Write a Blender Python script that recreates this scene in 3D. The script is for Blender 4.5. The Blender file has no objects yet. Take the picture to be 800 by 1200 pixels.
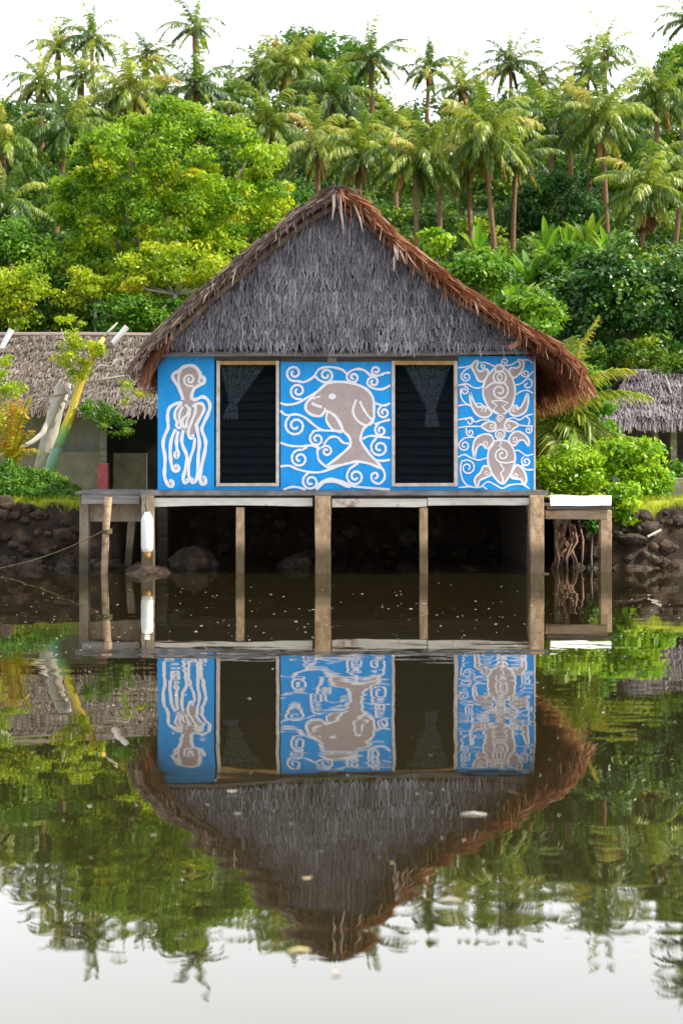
import bpy, bmesh, math, random
import numpy as np
from mathutils import Vector, noise as mnoise
from mathutils.geometry import tessellate_polygon

random.seed(7)
RNG = np.random.default_rng(11)
SC = bpy.context.scene
COL = SC.collection
F, CX, HY, H = 1500.0, 400.0, 555.0, 1.533      # focal length in photo pixels, horizon row, eye height


def P(px, py, Y):
    return Vector(((px - CX) * Y / F, Y, H - (py - HY) * Y / F))


def nz(x, y=0.0, z=0.0, s=1.0):
    return mnoise.noise(Vector((x * s, y * s, z * s)))


# ------------------------------------------------------------------ objects
def tag(o, label=None, cat=None, group=None, kind=None):
    if label: o['label'] = label
    if cat: o['category'] = cat
    if group: o['group'] = group
    if kind: o['kind'] = kind
    return o


def thing(name, label, cat, loc=(0, 0, 0), group=None):
    o = bpy.data.objects.new(name, None)
    o.empty_display_size = 0.2
    COL.objects.link(o)
    o.location = loc
    return tag(o, label, cat, group)


def link(name, me, mat, parent=None):
    if mat and not me.materials:
        for m in (mat if isinstance(mat, (list, tuple)) else [mat]):
            me.materials.append(m)
    o = bpy.data.objects.new(name, me)
    COL.objects.link(o)
    if parent is not None:
        o.parent = parent
    return o


def base_of(parent):
    """world offset of a parent chain made of translations only"""
    v = Vector((0, 0, 0))
    while parent is not None:
        v += parent.location
        parent = parent.parent
    return v


class MB:
    def __init__(s):
        s.v = []; s.f = []; s.r = []; s.m = []
        s.cur = 0

    def add(s, vs, fs, rnd=None):
        b = len(s.v)
        s.v += [tuple(v) for v in vs]
        rr = random.random() if rnd is None else rnd
        for f in fs:
            s.f.append(tuple(b + i for i in f)); s.r.append(rr); s.m.append(s.cur)

    def box(s, x0, x1, y0, y1, z0, z1, rnd=None, jit=0.0):
        j = lambda: random.uniform(-jit, jit) if jit else 0.0
        vs = [(x + j(), y + j(), z + j()) for z in (z0, z1) for y in (y0, y1) for x in (x0, x1)]
        s.add(vs, [(0, 2, 3, 1), (4, 5, 7, 6), (0, 1, 5, 4), (2, 6, 7, 3), (0, 4, 6, 2), (1, 3, 7, 5)], rnd)

    def tube(s, pts, rad, n=8, cap=True, rnd=None, wob=0.0):
        pts = [Vector(p) for p in pts]
        if not isinstance(rad, (list, tuple)):
            rad = [rad] * len(pts)
        rings = []
        up = None
        for i, p in enumerate(pts):
            t = (pts[min(i + 1, len(pts) - 1)] - pts[max(i - 1, 0)])
            if t.length < 1e-9: t = Vector((0, 0, 1))
            t.normalize()
            if up is None:
                up = t.orthogonal().normalized()
            up = (up - t * up.dot(t))
            if up.length < 1e-6: up = t.orthogonal()
            up.normalize()
            sd = t.cross(up)
            rings.append([p + (up * math.cos(2 * math.pi * k / n) + sd * math.sin(2 * math.pi * k / n)) * rad[i] * (1 + random.uniform(-wob, wob)) for k in range(n)])
        vs = [v for r in rings for v in r]
        fs = []
        for i in range(len(rings) - 1):
            for k in range(n):
                a = i * n + k; b = i * n + (k + 1) % n
                fs.append((a, b, b + n, a + n))
        if cap:
            fs.append(tuple(reversed(range(n))))
            fs.append(tuple(range((len(rings) - 1) * n, len(rings) * n)))
        s.add(vs, fs, rnd)

    def lathe(s, c, prof, n=16, rnd=None):
        c = Vector(c)
        vs = [c + Vector((r * math.cos(2 * math.pi * k / n), r * math.sin(2 * math.pi * k / n), z)) for r, z in prof for k in range(n)]
        fs = []
        for i in range(len(prof) - 1):
            for k in range(n):
                a = i * n + k; b = i * n + (k + 1) % n
                fs.append((a, b, b + n, a + n))
        fs.append(tuple(reversed(range(n)))); fs.append(tuple(range((len(prof) - 1) * n, len(prof) * n)))
        s.add(vs, fs, rnd)

    def build(s, name, mat, parent=None, smooth=False, bevel=0.0):
        off = base_of(parent)
        me = bpy.data.meshes.new(name)
        me.from_pydata([(v[0] - off.x, v[1] - off.y, v[2] - off.z) for v in s.v], [], s.f)
        a = me.attributes.new('rnd', 'FLOAT', 'FACE')
        a.data.foreach_set('value', np.array(s.r, dtype=np.float32))
        me.polygons.foreach_set('material_index', np.array(s.m, dtype=np.int32))
        if smooth:
            me.polygons.foreach_set('use_smooth', np.ones(len(s.f), dtype=bool))
        me.update()
        o = link(name, me, mat, parent)
        if bevel:
            md = o.modifiers.new('bevel', 'BEVEL'); md.width = bevel; md.segments = 2; md.limit_method = 'ANGLE'
        return o


def quadmesh(name, V, R, mat, parent=None, extra=None, off=True):
    """V: (N,4,3) quads, R: (N,) value per face"""
    V = np.asarray(V, dtype=np.float64)
    n = V.shape[0]
    if off:
        o = base_of(parent)
        V = V - np.array([o.x, o.y, o.z])
    me = bpy.data.meshes.new(name)
    me.vertices.add(n * 4); me.loops.add(n * 4); me.polygons.add(n)
    me.vertices.foreach_set('co', V.reshape(-1).astype(np.float32))
    me.loops.foreach_set('vertex_index', np.arange(n * 4, dtype=np.int32))
    me.polygons.foreach_set('loop_start', np.arange(0, n * 4, 4, dtype=np.int32))
    me.polygons.foreach_set('loop_total', np.full(n, 4, dtype=np.int32))
    a = me.attributes.new('rnd', 'FLOAT', 'FACE')
    a.data.foreach_set('value', np.asarray(R, dtype=np.float32))
    me.update(calc_edges=True)
    return link(name, me, mat, parent)


def unit(a):
    return a / np.maximum(np.linalg.norm(a, axis=-1, keepdims=True), 1e-9)


def leaf_quads(C, D, S, L, W):
    L = np.asarray(L)[:, None]; W = np.asarray(W)[:, None]
    return np.stack([C, C + D * L * 0.45 + S * W * 0.5, C + D * L, C + D * L * 0.45 - S * W * 0.5], 1)


def strip_quads(C, D, S, L, W, taper=0.5):
    L = np.asarray(L)[:, None]; W = np.asarray(W)[:, None]
    return np.stack([C - S * W / 2, C + S * W / 2, C + D * L + S * W / 2 * taper, C + D * L - S * W / 2 * taper], 1)


# ------------------------------------------------------------------ materials
def newmat(name):
    m = bpy.data.materials.new(name); m.use_nodes = True
    nt = m.node_tree; nt.nodes.clear()
    out = nt.nodes.new('ShaderNodeOutputMaterial')
    return m, nt, out


def N(nt, t, **kw):
    n = nt.nodes.new(t)
    for k, v in kw.items():
        if hasattr(n, k): setattr(n, k, v)
        else: n.inputs[k.replace('_', ' ')].default_value = v
    return n


def ramp(nt, stops):
    r = nt.nodes.new('ShaderNodeValToRGB')
    el = r.color_ramp.elements
    while len(el) < len(stops): el.new(0.5)
    for e, (p, c) in zip(el, stops):
        e.position = p; e.color = (*c, 1)
    return r


def leafmat(name, stops, trans=0.35, rough=0.5, spec=0.35, objvar=0.0, clump=0.5):
    m, nt, out = newmat(name)
    at = N(nt, 'ShaderNodeAttribute', attribute_name='rnd')
    geo = N(nt, 'ShaderNodeTexCoord')
    no = N(nt, 'ShaderNodeTexNoise'); no.inputs['Scale'].default_value = 0.9; no.inputs['Detail'].default_value = 3
    nt.links.new(geo.outputs['Object'], no.inputs['Vector'])
    ma = N(nt, 'ShaderNodeMath', operation='MULTIPLY_ADD'); ma.inputs[1].default_value = clump; 
    sb = N(nt, 'ShaderNodeMath', operation='SUBTRACT'); sb.inputs[1].default_value = 0.5
    nt.links.new(no.outputs['Fac'], sb.inputs[0]); nt.links.new(sb.outputs[0], ma.inputs[0]); nt.links.new(at.outputs['Fac'], ma.inputs[2])
    last = ma
    if objvar:
        oi = N(nt, 'ShaderNodeObjectInfo')
        m2 = N(nt, 'ShaderNodeMath', operation='MULTIPLY_ADD'); m2.inputs[1].default_value = objvar
        s2 = N(nt, 'ShaderNodeMath', operation='SUBTRACT'); s2.inputs[1].default_value = 0.5
        nt.links.new(oi.outputs['Random'], s2.inputs[0]); nt.links.new(s2.outputs[0], m2.inputs[0]); nt.links.new(ma.outputs[0], m2.inputs[2])
        last = m2
    r = ramp(nt, stops); nt.links.new(last.outputs[0], r.inputs['Fac'])
    p = N(nt, 'ShaderNodeBsdfPrincipled'); p.inputs['Roughness'].default_value = rough
    p.inputs['Specular IOR Level'].default_value = spec
    nt.links.new(r.outputs['Color'], p.inputs['Base Color'])
    t = N(nt, 'ShaderNodeBsdfTranslucent'); nt.links.new(r.outputs['Color'], t.inputs['Color'])
    mx = N(nt, 'ShaderNodeMixShader'); mx.inputs[0].default_value = trans
    nt.links.new(p.outputs[0], mx.inputs[1]); nt.links.new(t.outputs[0], mx.inputs[2])
    nt.links.new(mx.outputs[0], out.inputs['Surface'])
    return m


def surf(name, c1, c2, scale=4.0, rough=0.8, spec=0.3, stretch=(1, 1, 1), bump=0.0, bscale=None, detail=5, stain=None, stain_amt=0.45, stain_scale=2.0, rndmix=0.0, wet=None):
    """two-tone noise material; optional stains (colour), per-face variation and a dark tide line below height 'wet'"""
    m, nt, out = newmat(name)
    tc = N(nt, 'ShaderNodeNewGeometry')
    mp = N(nt, 'ShaderNodeMapping'); mp.inputs['Scale'].default_value = stretch
    nt.links.new(tc.outputs['Position'], mp.inputs['Vector'])
    no = N(nt, 'ShaderNodeTexNoise'); no.inputs['Scale'].default_value = scale; no.inputs['Detail'].default_value = detail; no.inputs['Roughness'].default_value = 0.65
    nt.links.new(mp.outputs[0], no.inputs['Vector'])
    r = ramp(nt, [(0.3, c1), (0.7, c2)])
    if rndmix:
        at = N(nt, 'ShaderNodeAttribute', attribute_name='rnd')
        mm = N(nt, 'ShaderNodeMix', data_type='FLOAT'); mm.inputs[0].default_value = rndmix
        nt.links.new(no.outputs['Fac'], mm.inputs[2]); nt.links.new(at.outputs['Fac'], mm.inputs[3])
        nt.links.new(mm.outputs[0], r.inputs['Fac'])
    else:
        nt.links.new(no.outputs['Fac'], r.inputs['Fac'])
    col = r.outputs['Color']
    if stain:
        n2 = N(nt, 'ShaderNodeTexNoise'); n2.inputs['Scale'].default_value = stain_scale; n2.inputs['Detail'].default_value = 6; n2.inputs['Roughness'].default_value = 0.7
        nt.links.new(tc.outputs['Position'], n2.inputs['Vector'])
        mr = N(nt, 'ShaderNodeMapRange'); mr.inputs[1].default_value = 1 - stain_amt; mr.inputs[2].default_value = 1 - stain_amt + 0.12
        nt.links.new(n2.outputs['Fac'], mr.inputs[0])
        mx = N(nt, 'ShaderNodeMix', data_type='RGBA'); mx.inputs[7].default_value = (*stain, 1)
        nt.links.new(mr.outputs[0], mx.inputs[0]); nt.links.new(col, mx.inputs[6]); col = mx.outputs[2]
    if wet is not None:
        sp = N(nt, 'ShaderNodeSeparateXYZ'); nt.links.new(tc.outputs['Position'], sp.inputs[0])
        ad = N(nt, 'ShaderNodeMath', operation='MULTIPLY_ADD'); ad.inputs[1].default_value = -0.5
        nt.links.new(no.outputs['Fac'], ad.inputs[0]); nt.links.new(sp.outputs['Z'], ad.inputs[2])
        mr2 = N(nt, 'ShaderNodeMapRange'); mr2.inputs[1].default_value = wet - 0.25 - 0.1; mr2.inputs[2].default_value = wet - 0.25 + 0.1
        mr2.inputs[3].default_value = 1; mr2.inputs[4].default_value = 0
        nt.links.new(ad.outputs[0], mr2.inputs[0])
        mx2 = N(nt, 'ShaderNodeMix', data_type='RGBA'); mx2.inputs[7].default_value = (0.05, 0.042, 0.024, 1)
        ml = N(nt, 'ShaderNodeMath', operation='MULTIPLY'); ml.inputs[1].default_value = 0.8
        nt.links.new(mr2.outputs[0], ml.inputs[0])
        nt.links.new(ml.outputs[0], mx2.inputs[0]); nt.links.new(col, mx2.inputs[6]); col = mx2.outputs[2]
    p = N(nt, 'ShaderNodeBsdfPrincipled'); p.inputs['Roughness'].default_value = rough; p.inputs['Specular IOR Level'].default_value = spec
    nt.links.new(col, p.inputs['Base Color'])
    if bump:
        b = N(nt, 'ShaderNodeBump'); b.inputs['Strength'].default_value = bump; b.inputs['Distance'].default_value = 0.02
        if bscale:
            n3 = N(nt, 'ShaderNodeTexNoise'); n3.inputs['Scale'].default_value = bscale; n3.inputs['Detail'].default_value = 6
            nt.links.new(mp.outputs[0], n3.inputs['Vector']); nt.links.new(n3.outputs['Fac'], b.inputs['Height'])
        else:
            nt.links.new(no.outputs['Fac'], b.inputs['Height'])
        nt.links.new(b.outputs[0], p.inputs['Normal'])
    nt.links.new(p.outputs[0], out.inputs['Surface'])
    return m


M = {}
M['rain'] = leafmat('rain_tree_leaf', [(0.0, (0.05, 0.15, 0.004)), (0.4, (0.18, 0.34, 0.006)), (0.75, (0.40, 0.52, 0.010)), (1.0, (0.60, 0.52, 0.012))], 0.45, clump=0.9)
M['yellow'] = leafmat('yellow_leaf', [(0.0, (0.14, 0.26, 0.006)), (0.5, (0.34, 0.45, 0.010)), (0.88, (0.52, 0.56, 0.015)), (1.0, (0.58, 0.40, 0.02))], 0.45)
M['dark'] = leafmat('dark_glossy_leaf', [(0.0, (0.016, 0.065, 0.010)), (0.5, (0.05, 0.15, 0.014)), (0.85, (0.16, 0.30, 0.018)), (1.0, (0.36, 0.46, 0.03))], 0.25, 0.35, 0.5)
M['mid'] = leafmat('mid_green_leaf', [(0.0, (0.035, 0.12, 0.006)), (0.5, (0.10, 0.25, 0.010)), (1.0, (0.27, 0.42, 0.015))], 0.4, objvar=0.25)
M['wood'] = leafmat('woodland_leaf', [(0.0, (0.016, 0.06, 0.008)), (0.45, (0.06, 0.155, 0.010)), (0.8, (0.20, 0.30, 0.012)), (1.0, (0.38, 0.44, 0.02))], 0.42, clump=0.9)
M['dome'] = leafmat('dome_leaf', [(0.0, (0.025, 0.085, 0.014)), (1.0, (0.08, 0.20, 0.022))], 0.3)
M['bright'] = leafmat('bright_shrub_leaf', [(0.0, (0.11, 0.28, 0.006)), (0.5, (0.28, 0.48, 0.010)), (1.0, (0.52, 0.60, 0.025))], 0.45, 0.4, 0.45)
M['mound'] = leafmat('mound_leaf', [(0.0, (0.028, 0.10, 0.006)), (0.6, (0.085, 0.22, 0.008)), (1.0, (0.24, 0.34, 0.015))], 0.35)
M['palm'] = leafmat('palm_frond', [(0.0, (0.024, 0.075, 0.016)), (0.45, (0.085, 0.17, 0.018)), (0.72, (0.25, 0.335, 0.020)), (0.93, (0.50, 0.50, 0.09)), (1.0, (0.40, 0.22, 0.06))], 0.4, 0.4, 0.5, objvar=0.3, clump=0.15)
M['goldpalm'] = leafmat('golden_frond', [(0.0, (0.16, 0.24, 0.012)), (0.5, (0.38, 0.36, 0.015)), (0.8, (0.55, 0.36, 0.012)), (1.0, (0.6, 0.2, 0.015))], 0.45, 0.4, 0.4, clump=0.3)
M['youngpalm'] = leafmat('young_frond', [(0.0, (0.10, 0.20, 0.010)), (0.5, (0.22, 0.31, 0.02)), (0.8, (0.45, 0.42, 0.06)), (1.0, (0.55, 0.26, 0.02))], 0.45, 0.4, 0.4, clump=0.5)
M['banana'] = leafmat('banana_leaf', [(0.0, (0.06, 0.19, 0.012)), (0.6, (0.15, 0.32, 0.015)), (1.0, (0.30, 0.42, 0.03))], 0.45, 0.4, 0.4)
M['grass'] = leafmat('lawn_blade', [(0.0, (0.12, 0.2, 0.008)), (1.0, (0.36, 0.40, 0.012))], 0.35)
M['bark'] = surf('palm_bark', (0.11, 0.065, 0.040), (0.27, 0.16, 0.09), 6, 0.9, 0.1, (1, 1, 6), bump=0.6)
M['greybark'] = surf('grey_bark', (0.10, 0.085, 0.07), (0.26, 0.23, 0.19), 5, 0.9, 0.1, (1, 1, 0.4), bump=0.5)
M['palebark'] = surf('pale_bark', (0.30, 0.27, 0.22), (0.58, 0.54, 0.48), 3, 0.9, 0.1, (1, 1, 0.5), bump=0.6, stain=(0.12, 0.10, 0.075), stain_amt=0.42)
M['orangebark'] = surf('orange_stem', (0.26, 0.10, 0.02), (0.45, 0.2, 0.03), 5, 0.8, 0.2)
M['gable'] = leafmat('grey_thatch', [(0.0, (0.06, 0.056, 0.066)), (0.5, (0.215, 0.203, 0.232)), (1.0, (0.46, 0.435, 0.475))], 0.12, 0.8, 0.15, clump=0.5)
M['thatchback'] = surf('thatch_core', (0.02, 0.016, 0.013), (0.05, 0.04, 0.032), 8, 0.95, 0.05)
M['brownthatch'] = leafmat('brown_thatch', [(0.0, (0.045, 0.018, 0.010)), (0.4, (0.18, 0.066, 0.032)), (0.72, (0.40, 0.15, 0.065)), (1.0, (0.64, 0.42, 0.25))], 0.5, 0.7, 0.2, clump=0.5)
M['greybrown'] = leafmat('weathered_thatch', [(0.0, (0.05, 0.033, 0.026)), (0.5, (0.17, 0.12, 0.10)), (1.0, (0.36, 0.28, 0.24))], 0.2, 0.8, 0.2, clump=0.5)
M['hutthatch'] = leafmat('pale_thatch', [(0.0, (0.05, 0.04, 0.032)), (0.5, (0.155, 0.128, 0.108)), (1.0, (0.32, 0.275, 0.235))], 0.12, 0.85, 0.1, clump=0.7)
M['farthatch'] = leafmat('grey_hut_thatch', [(0.0, (0.05, 0.043, 0.045)), (0.5, (0.165, 0.145, 0.15)), (1.0, (0.34, 0.31, 0.32))], 0.1, 0.85, 0.1, clump=0.8)
M['blue'] = surf('blue_paint', (0.003, 0.27, 0.74), (0.010, 0.36, 0.82), 3.0, 0.5, 0.3, (3.5, 1, .8), bump=0.10, bscale=40, stain=(0.03, 0.30, 0.62), stain_amt=0.38, stain_scale=6)
M['white'] = surf('white_line_paint', (0.80, 0.78, 0.82), (0.90, 0.89, 0.91), 5, 0.6, 0.3)
M['figure'] = surf('mauve_figure_paint', (0.40, 0.325, 0.31), (0.49, 0.40, 0.385), 6, 0.7, 0.2)
M['frame'] = surf('frame_wood', (0.42, 0.38, 0.33), (0.68, 0.64, 0.6), 7, 0.7, 0.2, stain=(0.42, 0.25, 0.1), stain_amt=0.42, stain_scale=3)
M['headframe'] = surf('ochre_frame_wood', (0.36, 0.21, 0.07), (0.52, 0.34, 0.15), 7, 0.7, 0.2)
M['darkwood'] = surf('dark_board', (0.05, 0.042, 0.035), (0.13, 0.11, 0.095), 5, 0.85, 0.15, (0.3, 1, 3), bump=0.4)
M['greywood'] = surf('grey_timber', (0.13, 0.12, 0.115), (0.34, 0.325, 0.31), 6, 0.85, 0.15, (0.3, 1, 4), bump=0.5)
M['rafter'] = surf('rafter_timber', (0.10, 0.065, 0.045), (0.24, 0.17, 0.125), 6, 0.85, 0.15, bump=0.4)
M['fascia'] = surf('whitewashed_board', (0.44, 0.40, 0.34), (0.70, 0.67, 0.61), 5, 0.75, 0.2, (0.4, 1, 3), bump=0.3, stain=(0.22, 0.10, 0.05), stain_amt=0.43, stain_scale=3.2)
M['deck'] = surf('deck_board', (0.09, 0.085, 0.085), (0.27, 0.255, 0.25), 7, 0.85, 0.2, (0.5, 3, 1), bump=0.5)
M['post'] = surf('worn_concrete_post', (0.24, 0.15, 0.08), (0.58, 0.43, 0.28), 11, 0.9, 0.15, (1, 1, 0.5), bump=0.5, stain=(0.17, 0.065, 0.022), stain_amt=0.42, stain_scale=5, wet=0.42)
M['greypost'] = surf('grey_concrete_post', (0.16, 0.125, 0.085), (0.34, 0.285, 0.21), 7, 0.9, 0.15, (1, 1, 0.5), bump=0.5, stain=(0.10, 0.07, 0.04), stain_amt=0.4, stain_scale=4, wet=0.35)
M['beam'] = surf('stained_beam', (0.20, 0.135, 0.08), (0.40, 0.30, 0.205), 5, 0.9, 0.15, (0.5, 1, 2), bump=0.4, stain=(0.10, 0.075, 0.05), stain_amt=0.45, stain_scale=3)
M['buoy'] = surf('white_plastic', (0.66, 0.66, 0.63), (0.80, 0.80, 0.78), 6, 0.45, 0.4, stain=(0.36, 0.33, 0.24), stain_amt=0.36, stain_scale=9)
M['rust'] = surf('rusty_scum', (0.22, 0.12, 0.03), (0.36, 0.23, 0.07), 9, 0.9, 0.1)
M['rope'] = surf('mossy_rope', (0.07, 0.06, 0.03), (0.17, 0.15, 0.08), 20, 0.9, 0.1)
M['whiteboard'] = surf('white_board', (0.76, 0.75, 0.72), (0.86, 0.855, 0.83), 3, 0.6, 0.3, stain=(0.42, 0.37, 0.30), stain_amt=0.41, stain_scale=5)
M['redpost'] = surf('faded_red_paint', (0.30, 0.055, 0.06), (0.42, 0.11, 0.11), 6, 0.75, 0.2)
M['concrete'] = surf('bare_concrete', (0.20, 0.185, 0.15), (0.34, 0.315, 0.265), 3, 0.9, 0.15, bump=0.3, stain=(0.12, 0.11, 0.09), stain_amt=0.45, stain_scale=1.6)
M['shadewall'] = surf('grey_render', (0.20, 0.205, 0.20), (0.31, 0.315, 0.305), 3, 0.9, 0.15, (1, 1, 0.3))
M['porch'] = surf('porch_render', (0.055, 0.055, 0.052), (0.10, 0.10, 0.095), 3, 0.9, 0.1)
M['plank'] = surf('brown_plank', (0.22, 0.10, 0.06), (0.42, 0.23, 0.155), 5, 0.8, 0.2)
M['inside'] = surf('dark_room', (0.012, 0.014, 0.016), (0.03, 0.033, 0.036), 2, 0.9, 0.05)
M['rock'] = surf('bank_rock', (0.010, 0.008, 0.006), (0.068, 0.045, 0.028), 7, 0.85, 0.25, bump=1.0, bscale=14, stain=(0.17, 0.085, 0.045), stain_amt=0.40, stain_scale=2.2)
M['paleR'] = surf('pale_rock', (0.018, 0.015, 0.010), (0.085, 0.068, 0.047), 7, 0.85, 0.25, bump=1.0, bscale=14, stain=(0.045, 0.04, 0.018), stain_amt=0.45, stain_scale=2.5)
M['root'] = surf('mangrove_root', (0.14, 0.075, 0.05), (0.30, 0.18, 0.13), 9, 0.9, 0.1, wet=0.2)
M['fleck'] = surf('pale_floating_bits', (0.45, 0.42, 0.36), (0.75, 0.72, 0.66), 9, 0.7, 0.3)
M['dryleaf'] = surf('dry_floating_leaf', (0.34, 0.27, 0.10), (0.58, 0.50, 0.26), 25, 0.6, 0.3)
M['nut'] = surf('coconut_husk', (0.20, 0.12, 0.02), (0.38, 0.24, 0.04), 3, 0.6, 0.2)


def painted_trunk_mat():
    m, nt, out = newmat('banded_trunk_paint')
    g = N(nt, 'ShaderNodeNewGeometry'); sp = N(nt, 'ShaderNodeSeparateXYZ'); nt.links.new(g.outputs['Position'], sp.inputs[0])
    no = N(nt, 'ShaderNodeTexNoise'); no.inputs['Scale'].default_value = 5
    ad = N(nt, 'ShaderNodeMath', operation='MULTIPLY_ADD'); ad.inputs[1].default_value = 0.16
    nt.links.new(no.outputs['Fac'], ad.inputs[0]); nt.links.new(sp.outputs['Z'], ad.inputs[2])
    mr = N(nt, 'ShaderNodeMapRange'); mr.inputs[1].default_value = 1.3; mr.inputs[2].default_value = 4.0
    nt.links.new(ad.outputs[0], mr.inputs[0])
    r = ramp(nt, [(0.04, (0.75, 0.78, 0.74)), (0.12, (0.30, 0.58, 0.50)), (0.28, (0.22, 0.46, 0.40)), (0.31, (0.22, 0.20, 0.15)), (0.34, (0.14, 0.46, 0.16)), (0.44, (0.30, 0.52, 0.08)), (0.48, (0.66, 0.56, 0.03)), (0.9, (0.60, 0.38, 0.08))])
    nt.links.new(mr.outputs[0], r.inputs[0])
    n2 = N(nt, 'ShaderNodeTexNoise'); n2.inputs['Scale'].default_value = 12; n2.inputs['Detail'].default_value = 6
    mrr = N(nt, 'ShaderNodeMapRange'); mrr.inputs[1].default_value = 0.55; mrr.inputs[2].default_value = 0.7
    nt.links.new(n2.outputs['Fac'], mrr.inputs[0])
    mx = N(nt, 'ShaderNodeMix', data_type='RGBA'); mx.inputs[7].default_value = (0.28, 0.24, 0.18, 1)
    nt.links.new(mrr.outputs[0], mx.inputs[0]); nt.links.new(r.outputs[0], mx.inputs[6])
    p = N(nt, 'ShaderNodeBsdfPrincipled'); p.inputs['Roughness'].default_value = 0.75
    nt.links.new(mx.outputs[2], p.inputs['Base Color'])
    b = N(nt, 'ShaderNodeBump'); b.inputs['Strength'].default_value = 0.5; b.inputs['Distance'].default_value = 0.02
    nt.links.new(n2.outputs['Fac'], b.inputs['Height']); nt.links.new(b.outputs[0], p.inputs['Normal'])
    nt.links.new(p.outputs[0], out.inputs[0])
    return m


M['painted'] = painted_trunk_mat()


def glass_mat():
    m, nt, out = newmat('dark_louvre_glass')
    p = N(nt, 'ShaderNodeBsdfPrincipled'); p.inputs['Base Color'].default_value = (0.006, 0.011, 0.016, 1)
    p.inputs['Roughness'].default_value = 0.25; p.inputs['Specular IOR Level'].default_value = 0.08
    t = N(nt, 'ShaderNodeBsdfTransparent'); t.inputs['Color'].default_value = (0.70, 0.78, 0.82, 1)
    mx = N(nt, 'ShaderNodeMixShader'); mx.inputs[0].default_value = 0.5
    nt.links.new(t.outputs[0], mx.inputs[1]); nt.links.new(p.outputs[0], mx.inputs[2])
    nt.links.new(mx.outputs[0], out.inputs[0])
    return m


def curtain_mat():
    m, nt, out = newmat('lace_curtain')
    tc = N(nt, 'ShaderNodeNewGeometry')
    v = N(nt, 'ShaderNodeTexVoronoi'); v.inputs['Scale'].default_value = 30
    nt.links.new(tc.outputs['Position'], v.inputs['Vector'])
    mr = N(nt, 'ShaderNodeMapRange'); mr.inputs[1].default_value = 0.1; mr.inputs[2].default_value = 0.6; mr.inputs[3].default_value = 0.62; mr.inputs[4].default_value = 0.28
    nt.links.new(v.outputs['Distance'], mr.inputs[0])
    d = N(nt, 'ShaderNodeBsdfDiffuse'); d.inputs['Color'].default_value = (0.62, 0.7, 0.72, 1)
    t = N(nt, 'ShaderNodeBsdfTransparent')
    mx = N(nt, 'ShaderNodeMixShader')
    nt.links.new(mr.outputs[0], mx.inputs[0]); nt.links.new(t.outputs[0], mx.inputs[1]); nt.links.new(d.outputs[0], mx.inputs[2])
    nt.links.new(mx.outputs[0], out.inputs[0])
    return m


M['glass'] = glass_mat(); M['lace'] = curtain_mat()


def water_mat():
    m, nt, out = newmat('lagoon_water')
    tc = N(nt, 'ShaderNodeNewGeometry')

    def wave(scale, stretch, det):
        mp = N(nt, 'ShaderNodeMapping'); mp.inputs['Scale'].default_value = stretch
        nt.links.new(tc.outputs['Position'], mp.inputs['Vector'])
        n = N(nt, 'ShaderNodeTexNoise'); n.inputs['Scale'].default_value = scale; n.inputs['Detail'].default_value = det
        n.inputs['Roughness'].default_value = 0.4
        nt.links.new(mp.outputs[0], n.inputs['Vector'])
        return n
    a = wave(0.9, (0.8, 1.3, 1), 1.0)       # slow swell
    b = wave(4.5, (0.6, 1.2, 1), 1.5)       # ripples
    c = wave(0.22, (0.5, 1.6, 1), 2.0)      # patches of ruffled water
    mr = N(nt, 'ShaderNodeMapRange'); mr.inputs[1].default_value = 0.46; mr.inputs[2].default_value = 0.68; mr.inputs[3].default_value = 0.10; mr.inputs[4].default_value = 0.55
    nt.links.new(c.outputs['Fac'], mr.inputs[0])
    mul = N(nt, 'ShaderNodeMath', operation='MULTIPLY'); nt.links.new(b.outputs['Fac'], mul.inputs[0]); nt.links.new(mr.outputs[0], mul.inputs[1])
    add = N(nt, 'ShaderNodeMath', operation='MULTIPLY_ADD'); add.inputs[1].default_value = 1.0
    nt.links.new(a.outputs['Fac'], add.inputs[0]); nt.links.new(mul.outputs[0], add.inputs[2])
    bp = N(nt, 'ShaderNodeBump'); bp.inputs['Strength'].default_value = 1.0; bp.inputs['Distance'].default_value = WAVE
    nt.links.new(add.outputs[0], bp.inputs['Height'])
    gl = N(nt, 'ShaderNodeBsdfGlossy'); gl.inputs['Color'].default_value = (0.92, 0.91, 0.87, 1); gl.inputs['Roughness'].default_value = 0.008
    nt.links.new(bp.outputs[0], gl.inputs['Normal'])
    df = N(nt, 'ShaderNodeBsdfDiffuse'); df.inputs['Color'].default_value = (0.017, 0.0135, 0.0055, 1)
    lw = N(nt, 'ShaderNodeLayerWeight'); lw.inputs['Blend'].default_value = 0.5
    pw = N(nt, 'ShaderNodeMath', operation='POWER'); pw.inputs[1].default_value = 2.6; nt.links.new(lw.outputs['Facing'], pw.inputs[0])
    ad = N(nt, 'ShaderNodeMath', operation='MULTIPLY_ADD'); ad.inputs[1].default_value = 0.93; ad.inputs[2].default_value = 0.03
    nt.links.new(pw.outputs[0], ad.inputs[0])
    mx = N(nt, 'ShaderNodeMixShader'); nt.links.new(ad.outputs[0], mx.inputs[0])
    nt.links.new(df.outputs[0], mx.inputs[1]); nt.links.new(gl.outputs[0], mx.inputs[2])
    nt.links.new(mx.outputs[0], out.inputs[0])
    return m


WAVE = 0.0039
M['water'] = water_mat()


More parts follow.
